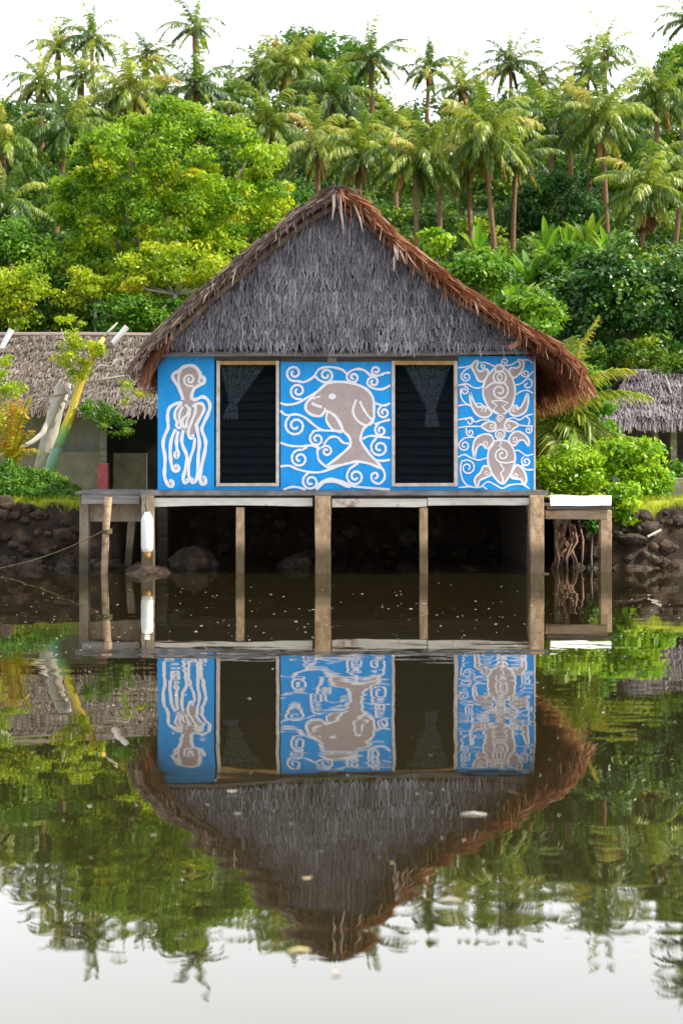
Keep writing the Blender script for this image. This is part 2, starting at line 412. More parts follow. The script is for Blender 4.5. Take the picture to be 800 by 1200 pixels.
def ground_mat():
    m, nt, out = newmat('shore_ground')
    at = N(nt, 'ShaderNodeAttribute', attribute_name='cover')
    g = N(nt, 'ShaderNodeNewGeometry')
    no = N(nt, 'ShaderNodeTexNoise'); no.inputs['Scale'].default_value = 3.0; no.inputs['Detail'].default_value = 7; no.inputs['Roughness'].default_value = 0.7
    nt.links.new(g.outputs['Position'], no.inputs['Vector'])
    soil = ramp(nt, [(0.32, (0.010, 0.008, 0.006)), (0.55, (0.034, 0.022, 0.014)), (0.72, (0.11, 0.06, 0.033))]); nt.links.new(no.outputs['Fac'], soil.inputs[0])
    lawn = ramp(nt, [(0.3, (0.15, 0.19, 0.012)), (0.7, (0.30, 0.32, 0.015))]); nt.links.new(no.outputs['Fac'], lawn.inputs[0])
    wood = ramp(nt, [(0.3, (0.008, 0.022, 0.008)), (0.7, (0.028, 0.06, 0.015))]); nt.links.new(no.outputs['Fac'], wood.inputs[0])
    m1 = N(nt, 'ShaderNodeMix', data_type='RGBA'); m2 = N(nt, 'ShaderNodeMix', data_type='RGBA')
    r1 = N(nt, 'ShaderNodeMapRange'); r1.inputs[1].default_value = 0.3; r1.inputs[2].default_value = 0.7
    r2 = N(nt, 'ShaderNodeMapRange'); r2.inputs[1].default_value = 1.2; r2.inputs[2].default_value = 1.8
    nt.links.new(at.outputs['Fac'], r1.inputs[0]); nt.links.new(at.outputs['Fac'], r2.inputs[0])
    nt.links.new(r1.outputs[0], m1.inputs[0]); nt.links.new(soil.outputs[0], m1.inputs[6]); nt.links.new(lawn.outputs[0], m1.inputs[7])
    nt.links.new(r2.outputs[0], m2.inputs[0]); nt.links.new(m1.outputs[2], m2.inputs[6]); nt.links.new(wood.outputs[0], m2.inputs[7])
    p = N(nt, 'ShaderNodeBsdfPrincipled'); p.inputs['Roughness'].default_value = 0.9; p.inputs['Specular IOR Level'].default_value = 0.2
    nt.links.new(m2.outputs[2], p.inputs['Base Color'])
    b = N(nt, 'ShaderNodeBump'); b.inputs['Strength'].default_value = 0.8; b.inputs['Distance'].default_value = 0.08
    nt.links.new(no.outputs['Fac'], b.inputs['Height']); nt.links.new(b.outputs[0], p.inputs['Normal'])
    nt.links.new(p.outputs[0], out.inputs[0])
    return m


M['ground'] = ground_mat()

# ------------------------------------------------------------------ terrain and water
HILL = [(0, 1.15), (27, 1.2), (34, 1.2), (45, 3.2), (65, 9.5), (80, 17.5), (95, 25.5), (110, 27.5), (400, 29)]


def sm(t):
    t = max(0.0, min(1.0, t)); return t * t * (3 - 2 * t)


def shore(X):
    under = sm((X + 3.7) / 0.9) * sm((4.0 - X) / 0.9)
    return 20.72 + 3.6 * under + 0.22 * nz(X, 3.1, 0, 0.8)


def tz(X, Y):
    d = Y - shore(X)
    if d < 0:
        return max(-1.4, -0.03 + d * 0.7)
    for (y0, z0), (y1, z1) in zip(HILL, HILL[1:]):
        if Y <= y1:
            hz = z0 + (z1 - z0) * (Y - y0) / (y1 - y0); break
    else:
        hz = HILL[-1][1]
    bank = sm(d / 0.75) * (0.93 + 0.07 * nz(X, Y, 5, 0.7))
    top = min(1.0, bank) if d < 0.75 else 1.0
    z = -0.03 + (hz - 0.12 + 0.03) * top * (1 if d > 0.75 else 1)
    if d < 1.0:
        z += (0.20 * nz(X, Y, 0, 2.6) + .16 * abs(nz(X, Y, 3, 4.5)) - .14 * abs(nz(X, Y, 5, 8)) + .05 * nz(X, Y, 7, 16)) * sm(d / 0.2) * (1 - sm((d - 0.5) / 0.5))
    if Y > 34:
        z += min(1.0, (Y - 34) / 20) * 0.9 * nz(X, Y, 1, 0.12)
    return z


SWELL = [(-60, 0), (-1, 0), (2.0, 0), (3.2, 0), (3.7, .002), (4.1, .0055), (4.5, .0082), (5.2, .009), (6.0, .008), (7.0, .006), (9.0, .0018), (11.5, 0), (60, 0)]
_sy = np.arange(12.0, -4.0, -.02)
_ss = np.interp(_sy, [a for a, b in SWELL], [b for a, b in SWELL])
_sz = -np.cumsum(_ss) * .02


def swell(x, y):
    """very low, long swell on the lagoon: a few centimetres over several metres"""
    return float(np.interp(y, _sy[::-1], _sz[::-1], left=_sz[-1], right=0.0))


def build_ground():
    xs = list(np.arange(-14, -8.4, .3)) + list(np.arange(-8.4, 8.4, 0.075)) + list(np.arange(8.4, 14.1, .3))
    x = xs[-1]; st = 0.4; right = []
    while x < 260:
        x += st; st *= 1.25; right.append(x)
    xs = [-v - .01 for v in reversed(right)] + xs + right
    ys = list(np.arange(19.8, 22.2, 0.05)) + list(np.arange(22.2, 25.5, .12))
    y = ys[-1]; st = 0.15
    while y < 420:
        y += st; st = min(st * 1.13, 12); ys.append(y)
    ys = [16.0, 18.0] + ys
    vs = []; cov = []
    for Y in ys:
        for X in xs:
            vs.append((X, Y, tz(X, Y)))
            d = Y - shore(X)
            c = 0.0
            if d > 0.55: c = sm((d - 0.55 + 0.15 * nz(X, Y, 9, 3)) / 0.25)
            if -3.8 < X < 4.0 and Y < 28: c = 0
            c += sm((Y - 28.5) / 5)
            cov.append(c)
    nx = len(xs)
    fs = [(j * nx + i, j * nx + i + 1, (j + 1) * nx + i + 1, (j + 1) * nx + i) for j in range(len(ys) - 1) for i in range(nx - 1)]
    me = bpy.data.meshes.new('ground'); me.from_pydata(vs, [], fs)
    a = me.attributes.new('cover', 'FLOAT', 'POINT'); a.data.foreach_set('value', np.array(cov, dtype=np.float32))
    me.polygons.foreach_set('use_smooth', np.ones(len(fs), dtype=bool))
    tag(link('ground', me, M['ground']), 'dark muddy shore rising to a wooded hillside', 'ground', kind='structure')
    wxs = [-260, -120, -60, -30] + list(np.arange(-16, 16.1, 1.0)) + [30, 60, 120, 260]
    wys = [-60, -30, -12, -4] + list(np.arange(-2, 14, .2)) + [14, 16, 18, 20, 22, 26]
    w = MB(); n = len(wxs)
    w.add([(x, y, swell(x, y)) for y in wys for x in wxs], [(j * n + i, j * n + i + 1, (j + 1) * n + i + 1, (j + 1) * n + i) for j in range(len(wys) - 1) for i in range(n - 1)])
    tag(w.build('water', M['water'], smooth=True), 'still brown lagoon water mirroring the hut', 'water', kind='structure')


build_ground()


# ------------------------------------------------------------------ painted hut over the water
HUT = thing('painted_hut', 'blue painted stilt hut with thatched gable roof standing over the water', 'hut', (0.05, 23.0, 0.0))
WY = 20.0                                   # plane of the front wall
FLOOR = P(0, 574.5, WY).z


def wx(px, Y=WY): return (px - CX) * Y / F
def wz(py, Y=WY): return H - (py - HY) * Y / F


# deck, posts, fascia
b = MB()
xa, xb = wx(166, 19.72), wx(640, 19.72)
k = 0; y = 19.66
while y < 26.6:
    b.box(xa + random.uniform(-.03, .0), xb + random.uniform(0, .03), y, y + 0.135, FLOOR - 0.075, FLOOR - random.uniform(0.0, 0.008))
    y += 0.142
b.build('floor_deck', M['deck'], HUT)
for (p0, p1, t0, t1) in ((181, 366, 583.5, 594), (389, 500, 584.5, 594.5), (501, 620, 583.5, 592.5)):
    b = MB()
    n = 8
    vs = []
    for i in range(n + 1):
        t = i / n; px = p0 + (p1 - p0) * t
        sag = 0.025 * math.sin(math.pi * t) * (1 if p0 < 200 else .3)
        for (yy, zz) in ((19.70, wz(t0, 19.7)), (19.70, wz(t1, 19.7) + sag + 0.02 * (t > .9)), (19.75, wz(t1, 19.7) + sag), (19.75, wz(t0, 19.7))):
            vs.append((wx(px, 19.7), yy, zz))
    fs = [(i * 4 + k, i * 4 + (k + 1) % 4, i * 4 + 4 + (k + 1) % 4, i * 4 + 4 + k) for i in range(n) for k in range(4)] + [(3, 2, 1, 0), (n * 4, n * 4 + 1, n * 4 + 2, n * 4 + 3)]
    b.add(vs, fs)
    b.build('fascia_board', M['fascia'], HUT)


def post(px0, px1, ytop, Y, mat, parent=HUT, dep=None, name='post', lean=0.0):
    b = MB()
    w = wx(px1, Y) - wx(px0, Y); xc = (wx(px0, Y) + wx(px1, Y)) / 2; d = dep or w
    zt = wz(ytop, Y); n = 7
    vs = []
    for i in range(n + 1):
        z = -0.5 + (zt + 0.5) * i / n
        for sx, sy in ((-1, -1), (1, -1), (1, 1), (-1, 1)):
            vs.append((xc + lean * (1 - i / n) + sx * w / 2 * (1 + random.uniform(-.06, .06)), Y + d / 2 + sy * d / 2 * (1 + random.uniform(-.05, .05)), z))
    fs = [(i * 4 + k, i * 4 + (k + 1) % 4, i * 4 + 4 + (k + 1) % 4, i * 4 + 4 + k) for i in range(n) for k in range(4)] + [(3, 2, 1, 0), (n * 4, n * 4 + 1, n * 4 + 2, n * 4 + 3)]
    b.add(vs, fs)
    return b.build(name, mat, parent, bevel=0.008)


post(165.5, 180, 580.8, 19.60, M['greypost'])
post(276.5, 286, 594.5, 19.74, M['post'])
post(369, 387.5, 581, 19.58, M['post'])
post(491.5, 501, 595, 19.74, M['post'])
post(621, 637, 580.8, 19.58, M['post'])
for px in (190, 611):
    post(px - 6, px + 6, 583.2, 22.6, M['darkwood'])
b = MB(); b.box(-3.0, 3.05, 22.58, 22.7, FLOOR - 0.24, FLOOR - 0.078); b.box(wx(182, 19.8), 3.0, 19.80, 19.9, FLOOR - 0.2, FLOOR - 0.078); b.box(-3.0, 3.05, 25.6, 25.72, FLOOR - 0.24, FLOOR - 0.078)
b.build('floor_beam', M['darkwood'], HUT)
b = MB(); b.box(3.06, 3.12, 21.2, 26.55, -.3, FLOOR - 0.08); b.build('sun_blocker', M['darkwood'], HUT)  # unseen board, added to keep sun off the ground beneath the floor

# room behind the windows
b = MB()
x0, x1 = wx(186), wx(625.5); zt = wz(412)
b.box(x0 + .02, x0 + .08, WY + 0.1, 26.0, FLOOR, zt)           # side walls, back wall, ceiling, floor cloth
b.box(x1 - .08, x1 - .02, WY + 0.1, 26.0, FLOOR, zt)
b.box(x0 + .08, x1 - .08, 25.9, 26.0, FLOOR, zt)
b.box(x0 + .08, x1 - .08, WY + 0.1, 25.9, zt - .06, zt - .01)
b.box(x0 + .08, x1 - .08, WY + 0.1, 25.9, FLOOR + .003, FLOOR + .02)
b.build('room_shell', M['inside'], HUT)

# wall panels, header, sills
PANELS = []
for (p0, p1, nm) in ((185, 251.3, 'a'), (328.6, 459.4, 'b'), (536.6, 624.6, 'c')):
    b = MB(); b.box(wx(p0), wx(p1), WY, WY + 0.09, FLOOR + 0.002, wz(417.3))
    o = b.build('wall_panel', M['blue'], HUT); PANELS.append(o)
for (p0, p1) in ((251.6, 328.3), (459.7, 536.3)):
    b = MB(); b.box(wx(p0), wx(p1), WY + .005, WY + 0.085, FLOOR + 0.002, wz(570.2)); b.build('sill_panel', M['blue'], HUT)
b = MB()
b.box(wx(251.6), wx(328.3), WY - .012, WY + .08, wz(422.6), wz(415)); b.box(wx(459.7), wx(536.3), WY - .012, WY + .08, wz(422.6), wz(415))
b.box(wx(328.7), wx(459.3), WY - .02, WY + .07, wz(424.0), wz(417.0))
b.build('header_board', M['darkwood'], HUT)
b = MB(); b.box(wx(624.8), wx(627), WY - .01, WY + .09, FLOOR + .002, wz(418)); b.build('corner_trim', M['frame'], HUT)
b = MB(); b.box(wx(383.5), wx(394.5), WY - .035, WY - .021, wz(425.5), wz(419)); b.build('name_plate', M['greywood'], HUT)
# eave pole under the gable
b = MB()
b.tube([(wx(178, 19.8), 19.8, wz(415.5, 19.8)), (wx(300, 19.8), 19.8, wz(414.5, 19.8)), (wx(450, 19.8), 19.8, wz(415, 19.8)), (wx(631, 19.8), 19.8, wz(411.5, 19.8))], 0.042, 8, wob=.08)
b.box(wx(178, 19.8), wx(183.5, 19.8), 19.72, 19.86, wz(426, 19.8), wz(410.5, 19.8))
b.box(wx(600, 19.75), wx(630, 19.75), 19.66, 19.72, wz(408, 19.7), wz(402.5, 19.7))
b.build('eave_pole', M['greywood'], HUT)
b = MB()
pA, pB = P(596, 408, 19.35), P(618, 394, 19.35)
b.tube([pA, pB], [.05, .055], 4); b.build('loose_plank', M['plank'], HUT)


def window(pl, pr, plg, prg):
    t0, t1 = 423.0, 570.0; g0, g1 = 427.5, 566.2
    b = MB()
    yf0, yf1 = WY - 0.03, WY + 0.07
    b.box(wx(pl), wx(plg), yf0, yf1, wz(t1), wz(t0), jit=.004)
    b.box(wx(prg), wx(pr), yf0, yf1, wz(t1), wz(t0), jit=.004)
    b.box(wx(plg) + .001, wx(prg) - .001, yf0 + .004, yf1 - .004, wz(t1), wz(g1), jit=.003)
    fr = b.build('window', M['frame'], HUT)
    b = MB(); b.box(wx(plg) + .001, wx(prg) - .001, yf0 + .004, yf1 - .004, wz(g0), wz(t0), jit=.002)
    b.build('window_head', M['headframe'], fr)
    b = MB(); z = wz(g1) + .01; a = math.radians(72)
    while z < wz(g0) - .12:
        hh = 0.15
        yv = [(WY + .03, z), (WY + .03 + hh * math.cos(a), z + hh * math.sin(a))]
        x0, x1 = wx(plg) + .01, wx(prg) - .01
        b.add([(x0, yv[0][0], yv[0][1]), (x1, yv[0][0], yv[0][1]), (x1, yv[1][0], yv[1][1]), (x0, yv[1][0], yv[1][1])], [(0, 1, 2, 3)])
        z += 0.142
    b.build('louvre_pane', M['glass'], fr)
    return fr


def curtain(parent, top, knot, tail, wt, wk, wtail):
    """cloth gathered to a knot: px points at Y=20.16, folds as a wavy sheet"""
    Y = WY + 0.17
    rows = []
    prof = [(0.0, top, wt), (0.25, None, None), (0.5, None, None), (0.75, None, None), (1.0, knot, wk)]
    path = []
    for i in range(17):
        t = i / 16
        cx = top[0] + (knot[0] - top[0]) * t; cy = top[1] + (knot[1] - top[1]) * t
        path.append((cx, cy, wt + (wk - wt) * t ** 0.95))
    for i in range(1, 9):
        t = i / 8
        path.append((knot[0] + (tail[0] - knot[0]) * t, knot[1] + (tail[1] - knot[1]) * t, wk + (wtail - wk) * math.sin(t * math.pi / 2)))
    vs = []; n = 40
    for (cx, cy, w) in path:
        for k in range(n + 1):
            u = k / n - .5
            vs.append((wx(cx + u * w, Y), Y + .03 * math.sin(u * 46) * min(1, w / 40 + .25), wz(cy + 1.2 * math.sin(u * 31), Y)))
    fs = [(j * (n + 1) + k, j * (n + 1) + k + 1, (j + 1) * (n + 1) + k + 1, (j + 1) * (n + 1) + k) for j in range(len(path) - 1) for k in range(n)]
    b = MB(); b.add(vs, fs); b.build('curtain', M['lace'], parent, smooth=True)


w1 = window(253.6, 327.3, 257.6, 323.5); curtain(w1, (284, 428), (273, 473), (270, 491), 56, 9, 18)
w2 = window(458.6, 535.9, 462.6, 531.8); curtain(w2, (500, 428), (505, 480), (506, 500), 56, 10, 17)


# ---- murals: flat paint shapes a few millimetres proud of each panel
def cat(pts, closed=False, sub=6):
    n = len(pts)
    if n < 3: return pts
    out = []
    rng = range(n) if closed else range(n - 1)
    for i in rng:
        p0 = pts[(i - 1) % n] if closed or i > 0 else pts[0]
        p1 = pts[i]; p2 = pts[(i + 1) % n]
        p3 = pts[(i + 2) % n] if closed or i + 2 < n else pts[-1]
        for k in range(sub):
            t = k / sub
            out.append(tuple(0.5 * (2 * p1[a] + (p2[a] - p0[a]) * t + (2 * p0[a] - 5 * p1[a] + 4 * p2[a] - p3[a]) * t * t + (3 * p1[a] - p0[a] - 3 * p2[a] + p3[a]) * t ** 3) for a in (0, 1)))
    if not closed: out.append(pts[-1])
    return out


def spiral(cx, cy, r0, a0, turns, d=1, r1=0.2):
    turns = turns * .78
    n = int(turns * 16)
    return [(cx + r0 * (1 - (1 - r1) * i / n) * math.cos(math.radians(a0) + d * 2 * math.pi * turns * i / n), cy + r0 * (1 - (1 - r1) * i / n) * math.sin(math.radians(a0) + d * 2 * math.pi * turns * i / n)) for i in range(n + 1)]


class Mural:
    def __init__(s, ox, oy, sc):
        s.o = (ox, oy, sc); s.fill = MB(); s.line = MB(); s.kf = 0; s.kl = 0

    def w(s, p, y):
        return (wx(s.o[0] + p[0] / s.o[2]), y, wz(s.o[1] + p[1] / s.o[2]))

    def area(s, pts):
        pts = cat(pts, True, 4)
        y = WY - 0.003 - s.kf * 0.0003; s.kf += 1
        vs = [s.w(p, y) for p in pts]
        tri = tessellate_polygon([[Vector((p[0], -p[1], 0)) for p in pts]])
        s.fill.add(vs, [tuple(t) for t in tri], 0.5)

    def stroke(s, pts, w, closed=False, smooth=True):
        if smooth: pts = cat(pts, closed)
        if closed: pts = pts + [pts[0]]
        y = WY - 0.0065 - s.kl * 0.0002; s.kl += 1
        vs = []
        n = len(pts)
        for i, p in enumerate(pts):
            a = pts[max(i - 1, 0)]; c = pts[min(i + 1, n - 1)]
            if closed and i in (0, n - 1): a, c = pts[-2], pts[1]
            dx, dy = c[0] - a[0], c[1] - a[1]
            L = math.hypot(dx, dy) or 1
            ww = w * (1.03 + 0.12 * math.sin(i * 0.7 + s.kl) + .10 * nz(i * .37, s.kl)) / 2
            vs.append(s.w((p[0] - dy / L * ww, p[1] + dx / L * ww), y)); vs.append(s.w((p[0] + dy / L * ww, p[1] - dx / L * ww), y))
        s.line.add(vs, [(2 * i, 2 * i + 1, 2 * i + 3, 2 * i + 2) for i in range(n - 1)], 0.5)

    def ring(s, cx, cy, r, w, ry=None):
        s.stroke([(cx + r * math.cos(2 * math.pi * i / 20), cy + (ry or r) * math.sin(2 * math.pi * i / 20)) for i in range(20)], w, True, False)

    def out(s, pts, w):
        s.area(pts); s.stroke(pts, w, True)

    def done(s, parent):
        s.fill.build('painted_figure', M['figure'], parent); s.line.build('painted_line', M['white'], parent)


# left panel: spiral-headed figure with trailing limbs
m = Mural(184, 416, 800 / 70); V = 914; W = 44
m.area([(335, 190), (430, 150), (520, 180), (570, 260), (590, 380), (490, 440), (455, 540), (470, 610), (560, 640), (620, 690), (610, 780), (540, 900), (520, 1000), (500, 1100), (440, 1130), (400, 1060), (300, 1000), (250, 930), (230, 800), (290, 660), (350, 600), (330, 520), (270, 400), (250, 290)])
m.stroke([(350, 600), (335, 540), (290, 430), (215, 310), (225, 255), (290, 215), (350, 165), (440, 140), (520, 165), (570, 235), (590, 280), (636, 320), (625, 370), (560, 410), (500, 450), (465, 540), (472, 602)], W)
m.stroke([(330, 190), (295, 270), (290, 350), (300, 420)], 30)
m.stroke([(560, 240), (575, 300), (560, 380)], 30)
m.stroke(spiral(440, 330, 92, 60, 2.0, 1, .12), 30, smooth=False)
m.stroke([(472, 602), (540, 590), (610, 560), (680, 600), (712, 690), (680, 800), (620, 930), (602, V + 90), (648, V + 220), (650, V + 330), (620, V + 480), (590, V + 620), (578, V + 740), (605, V + 815), (648, V + 800), (645, V + 730), (612, V + 735)], W)
m.stroke([(340, 640), (250, 655), (170, 710), (145, 800), (150, V), (148, V + 70), (95, V + 200), (85, V + 310), (110, V + 450), (105, V + 600), (105, V + 720), (150, V + 825), (205, V + 845), (212, V + 780), (165, V + 770)], W)
m.stroke([(330, 650), (255, 735), (240, 830), (272, V - 10), (258, V + 30), (300, V + 62), (338, V + 35), (312, V + 15)], 36)
m.stroke([(252, V + 80), (200, V + 200), (180, V + 330), (185, V + 480), (210, V + 600), (255, V + 645), (295, V + 610), (270, V + 565), (238, V + 590)], W)
m.stroke([(290, V + 110), (265, V + 220), (268, V + 330), (288, V + 420), (262, V + 458), (238, V + 415), (262, V + 390)], W)
m.stroke([(355, V + 90), (332, V + 220), (350, V + 310), (400, V + 430), (400, V + 520), (375, V + 640), (352, V + 740), (375, V + 795), (415, V + 775), (398, V + 740)], W)
m.stroke([(510, V + 200), (490, V + 340), (450, V + 460), (430, V + 560), (425, V + 680), (448, V + 760)], 38)
m.stroke([(525, V), (550, V + 140), (570, V + 280), (555, V + 420), (550, V + 600), (535, V + 740), (490, V + 795), (458, V + 765), (485, V + 735)], W)
m.stroke([(480, 695), (540, 650), (610, 660), (632, 730), (592, 820), (540, V), (530, V + 80)], 40)
m.stroke([(380, 665), (425, 720), (405, 800), (350, 850), (345, V), (380, V + 70)], 32)
m.stroke([(350, 690), (310, 760), (300, 840), (318, V), (330, V + 70)], 32)
m.stroke([(445, 700), (435, 800), (400, 890), (400, V + 60)], 30)
m.stroke([(525, 680), (510, 780), (470, 880), (440, V + 50), (420, V + 120), (440, V + 195), (490, V + 190), (470, V + 150)], 36)
m.done(PANELS[0])

# middle panel: sea cow among curling waves
m = Mural(325, 420, 800 / 140); V = 434; W = 17
m.area([(330, 360), (390, 385), (425, 460), (428, 490), (370, 475), (330, 420)])
dug = [(340, 165), (440, 158), (530, 175), (600, 210), (640, 270), (646, 350), (640, 410), (600, 450), (575, V + 40), (556, V + 100), (570, V + 140), (620, V + 210), (670, V + 262), (690, V + 300), (620, V + 272), (530, V + 257), (440, V + 277), (330, V + 293), (390, V + 240), (460, V + 180), (490, V + 140), (478, V + 90), (440, V + 50), (418, V - 5), (385, 385), (325, 352), (290, 385), (230, 378), (190, 342), (195, 300), (222, 268), (270, 220)]
m.out(dug, W)
m.stroke([(335, 360), (328, 415), (370, 475), (428, 492), (425, 455), (390, 390)], 15)
m.stroke([(527, 275), (505, 350), (530, 410), (590, 448), (640, 425), (602, 380), (568, 325), (552, 285)], 15)
m.ring(367, 255, 20, 12, 13); m.ring(367, 255, 8, 8, 5)
m.stroke([(228, 298), (260, 315), (298, 326)], 17); m.stroke([(238, 272), (262, 260), (288, 255)], 11); m.stroke([(325, 352), (312, 330)], 11)
for st in (
    [(470, 112), (430, 75), (350, 58), (280, 72), (240, 125), (180, 158), (135, 152)] + spiral(112, 98, 55, 80, 1.9, 1),
    [(20, 298), (60, 310), (130, 300), (200, 262), (262, 225)],
    [(165, 285)] + spiral(138, 218, 56, 75, 1.9, 1),
    [(245, 112), (275, 142)] + spiral(325, 112, 50, 115, 1.8, -1),
    [(622, 115), (580, 80), (530, 72), (480, 92), (464, 130)] + spiral(508, 126, 36, 130, 1.5, -1),
    [(755, 96), (720, 98), (690, 112)] + spiral(660, 82, 35, 75, 1.6, 1),
    [(655, 118), (620, 116)],
    [(755, 180), (700, 206), (640, 200), (602, 172)] + spiral(642, 158, 40, 175, 1.6, 1),
    [(755, 300), (710, 316), (655, 300)], [(690, 318)] + spiral(712, 362, 42, 235, 1.7, -1),
    [(755, 410), (705, 422), (650, 442)], [(680, 430)] + spiral(690, V + 48, 40, 230, 1.7, -1),
    [(755, V + 100), (700, V + 92), (620, V + 85), (570, V + 105)],
    [(665, V + 95)] + spiral(684, V + 165, 62, 235, 1.9, -1),
    [(755, V + 245), (700, V + 252), (655, V + 245)],
    [(675, V + 275), (712, V + 322), (715, V + 370), (680, V + 405), (635, V + 385), (630, V + 345), (660, V + 332), (670, V + 360), (650, V + 372)],
    [(20, 350), (60, 380), (130, 375), (190, 400), (250, 450), (300, V + 46), (360, V + 50), (430, V + 52)],
    [(82, 385)] + spiral(122, 450, 72, 230, 2.0, -1),
    [(300, V + 46), (248, V + 52)] + spiral(264, V + 106, 50, 235, 1.8, -1),
    [(310, V + 142), (350, V + 96), (400, V + 94), (440, V + 130), (480, V + 136)],
    [(20, V + 130), (80, V + 150), (160, V + 155), (230, V + 150), (290, V + 172)],
    [(272, V + 150), (268, V + 200), (280, V + 250), (335, V + 300)], spiral(328, V + 188, 40, 215, 1.7, 1),
    [(200, V + 158)] + spiral(150, V + 238, 62, 285, 2.0, -1),
    [(20, V + 290), (80, V + 285), (140, V + 310), (220, V + 328), (300, V + 325), (400, V + 290), (470, V + 268)],
    [(210, V + 332)] + spiral(224, V + 392, 58, 245, 2.0, -1),
    [(40, V + 445), (90, V + 428), (140, V + 430), (190, V + 447)],
    [(540, V + 268), (490, V + 300)] + spiral(522, V + 358, 60, 220, 2.0, -1),
    [(360, V + 372), (440, V + 392), (500, V + 420), (600, V + 432), (752, V + 444)],
):
    m.stroke(st, 15)
m.stroke([(255, V + 440), (310, V + 392), (370, V + 382), (440, V + 405), (490, V + 424)], 30)
m.done(PANELS[1])

# right panel: two turtles nose to tail among tendrils
m = Mural(534, 416, 800 / 95); V = 640; W = 19
for sh in (
    [(420, 100), (480, 135), (540, 200), (575, 300), (578, 400), (550, 500), (490, 570), (430, 585), (345, 540), (285, 450), (265, 350), (290, 240), (345, 165)],
    [(168, 82), (212, 55), (205, 130), (240, 162), (305, 140), (312, 200), (270, 258), (220, 252), (190, 190), (160, 130)],
    [(608, 48), (662, 60), (662, 130), (622, 190), (570, 225), (520, 180), (540, 128), (600, 128), (632, 92)],
    [(140, 372), (165, 440), (210, 510), (285, 508), (350, 560), (320, 608), (250, 612), (190, 572), (145, 480)],
    [(700, 380), (712, 460), (682, 560), (600, 602), (535, 580), (540, 518), (590, 498), (625, 528), (670, 460)],
    [(250, V + 62), (320, V + 18), (378, V + 30), (390, V + 90), (340, V + 115), (290, V + 95)],
    [(612, V + 50), (550, V + 12), (490, V + 20), (480, V + 90), (530, V + 115), (570, V + 85)],
    [(430, V + 200), (510, V + 215), (560, V + 280), (582, V + 370), (570, V + 450), (530, V + 545), (460, V + 630), (390, V + 580), (340, V + 500), (312, V + 400), (325, V + 290), (370, V + 220)],
    [(370, V + 210), (340, V + 150), (260, V + 145), (190, V + 190), (165, V + 280), (182, V + 372), (202, V + 285), (250, V + 240), (300, V + 282), (350, V + 262)],
    [(520, V + 190), (560, V + 130), (620, V + 115), (680, V + 150), (715, V + 200), (715, V + 258), (670, V + 205), (622, V + 205), (580, V + 252), (540, V + 240)],
    [(330, V + 470), (270, V + 460), (240, V + 520), (190, V + 570), (185, V + 620), (210, V + 662), (232, V + 600), (290, V + 570), (345, V + 540)],
    [(590, V + 450), (640, V + 470), (680, V + 530), (692, V + 600), (665, V + 640), (640, V + 590), (590, V + 582), (540, V + 560)],
):
    m.out(sh, W)
m.area([(390, V - 40), (490, V - 40), (490, V + 160), (430, V + 195), (380, V + 150)])
m.ring(425, 135, 40, 17); m.ring(430, 220, 62, 18); m.ring(430, 220, 24, 14, 28)
m.stroke([(290, 330), (350, 282), (430, 266)] + spiral(430, 358, 92, -80, 2.1, 1, .15), 17)
m.stroke([(352, 460), (402, 500), (368, 540), (420, 585)], 15, smooth=False); m.stroke([(352, 456), (440, 447), (512, 472), (455, 510), (502, 562)], 15, smooth=False)
m.stroke([(250, 560)] + spiral(280, 545, 30, 150, 1.2, 1), 13); m.stroke(spiral(575, 545, 30, 0, 1.2, -1), 13, smooth=False)
m.stroke(spiral(440, 622, 38, 90, 1.8, 1), 13, smooth=False); m.ring(434, V + 142, 47, 16); m.stroke(spiral(434, V + 142, 30, 0, 1.5, 1), 11, smooth=False)
m.stroke(spiral(352, V + 60, 28, 0, 1.3, 1), 11, smooth=False); m.stroke(spiral(515, V + 62, 28, 180, 1.3, -1), 11, smooth=False)
m.stroke([(570, V + 410), (500, V + 425)] + spiral(455, V + 345, 78, 80, 2.1, 1, .15), 17)
m.stroke([(428, V + 200), (445, V + 235), (420, V + 258), (455, V + 275)], 14, smooth=False)
m.stroke([(435, V + 430), (472, V + 490), (437, V + 530), (462, V + 580), (456, V + 622)], 15, smooth=False)
m.stroke(spiral(295, V + 232, 32, 45, 1.5, 1), 12, smooth=False); m.stroke(spiral(575, V + 190, 32, 135, 1.5, -1), 12, smooth=False)
m.stroke(spiral(300, V + 520, 26, 0, 1.4, 1), 11, smooth=False); m.stroke(spiral(585, V + 545, 28, 180, 1.4, -1), 11, smooth=False)
